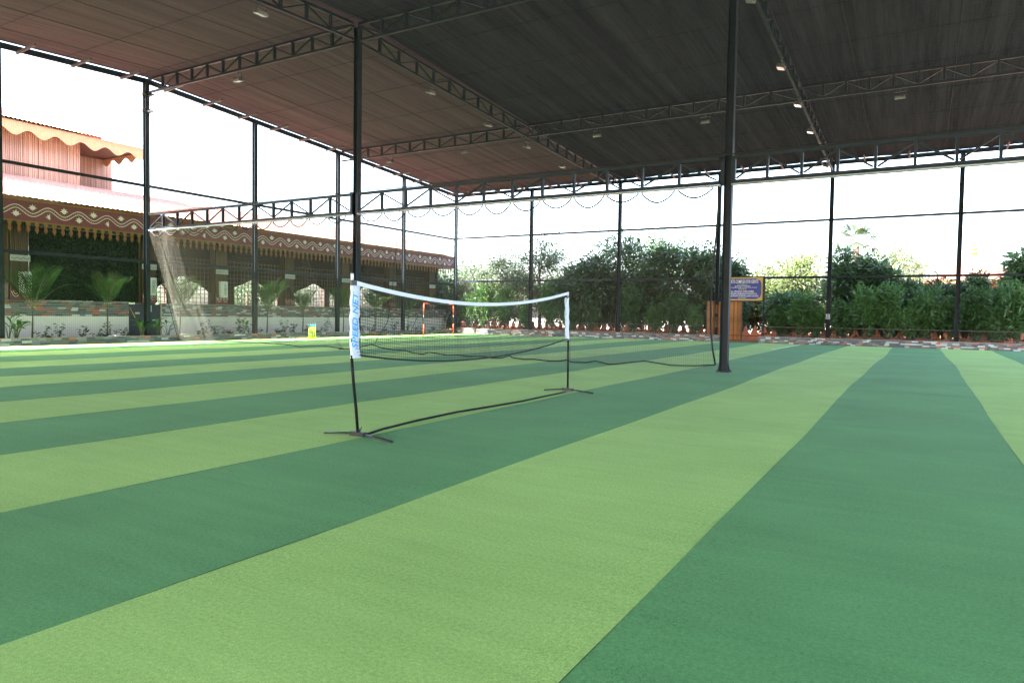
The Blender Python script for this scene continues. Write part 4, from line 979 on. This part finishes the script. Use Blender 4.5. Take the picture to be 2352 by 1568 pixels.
# sleeves
def sleeve(pp, z0, z1, w, sgn, dxs):
    V = []; Fc = []; n = 26
    for i in range(n+1):
        s = i/n; z = z0+(z1-z0)*s; yp = np.interp(z, [q[2] for q in pp], [q[1] for q in pp]); x0 = np.interp(z, [q[2] for q in pp], [q[0] for q in pp])
        a = yp-sgn*.022+.004*math.sin(s*31); b = yp+sgn*w+.007*math.sin(s*19+1)+.004*math.sin(s*43)
        th = .017
        prof_ = [(a, 0), (a+(b-a)*.12, th), (a+(b-a)*.32, th*.9), (b, .004), (b, -.004), (a+(b-a)*.32, -th*.9), (a+(b-a)*.12, -th)]
        for (y, x) in prof_: V.append((x0+x+.005*math.sin(s*23+y*60), y, z))
    m_ = 7
    for i in range(n):
        for j in range(m_): Fc.append((i*m_+j, i*m_+(j+1) % m_, (i+1)*m_+(j+1) % m_, (i+1)*m_+j))
    Fc.append(tuple(range(m_))); Fc.append(tuple(n*m_+k for k in range(m_)))
    return MB().add(V, Fc).build('sleeve', TAPE, bn, True)
sleeve(npole, .845, 1.61, .125, 1, 0); sleeve(fpole, .90, 1.63, .125, -1, 0)
for pp in (npole, fpole):
    q = pp[-1]; MB().tube([(q[0], q[1], 1.665), (q[0], q[1], 1.735)], .017, 8).build('end_cap', TAPE, bn, True); MB().box((q[0]-.012, q[1]-.02 if pp is npole else q[1]-.06, 1.615), (q[0]+.012, q[1]+.06 if pp is npole else q[1]+.02, 1.66)).build('clip', BLACK, bn)
BLU = mat('print_blue', (.015, .33, .80), .5)
text('lettering', 'SPEED NET', BLU, bn, frame((.0195, -.115+.048, 1.235), (0, .012, 1), (0, -1, .012)), .115, .25, .0008, .60)
# feet and floor bar
for (bx, by, f0, f1) in ((0, 0, gz(747, 996), gz(900, 1018)), (FARX, FARY, gz(1250, 897), gz(1362, 905))):
    hb = MB().box((bx-.10, by-.03, .012), (bx+.10, by+.03, .055)); hb.build('hub', BLACK, bn)
    for f in (f0, f1):
        f = f-O; s = 1 if f[0] > bx else -1
        for dy in (-.011, .011): MB().tube([(bx+s*.08, by+dy, .034), (bx+(f[0]-bx)*.5, by+(f[1]-by)*.5+dy, .03), (f[0], f[1]+dy, .016)], .0105, 8).build('foot_bar', mat('bar_steel', (.012, .013, .014), .3, 0, spec=.5), bn, True)
    MB().tube([(bx, by, .056), (bx, by, .09)], .021, 8).build('socket', BLACK, bn, True)
MB().tube([(0, .06, .10), (0, .02, .05)], .004, 5).build('strap', BLACK, bn)
fb = [gz(x, y, .022)-O for x, y in [(835, 1000), (880, 985), (960, 965), (1050, 946), (1130, 933), (1200, 921), (1250, 910), (1285, 903), (1299, 899.5)]]
MB().tube([(q[0], q[1], .024) for q in fb], .0145, 8).build('floor_bar', POLE, bn, True)
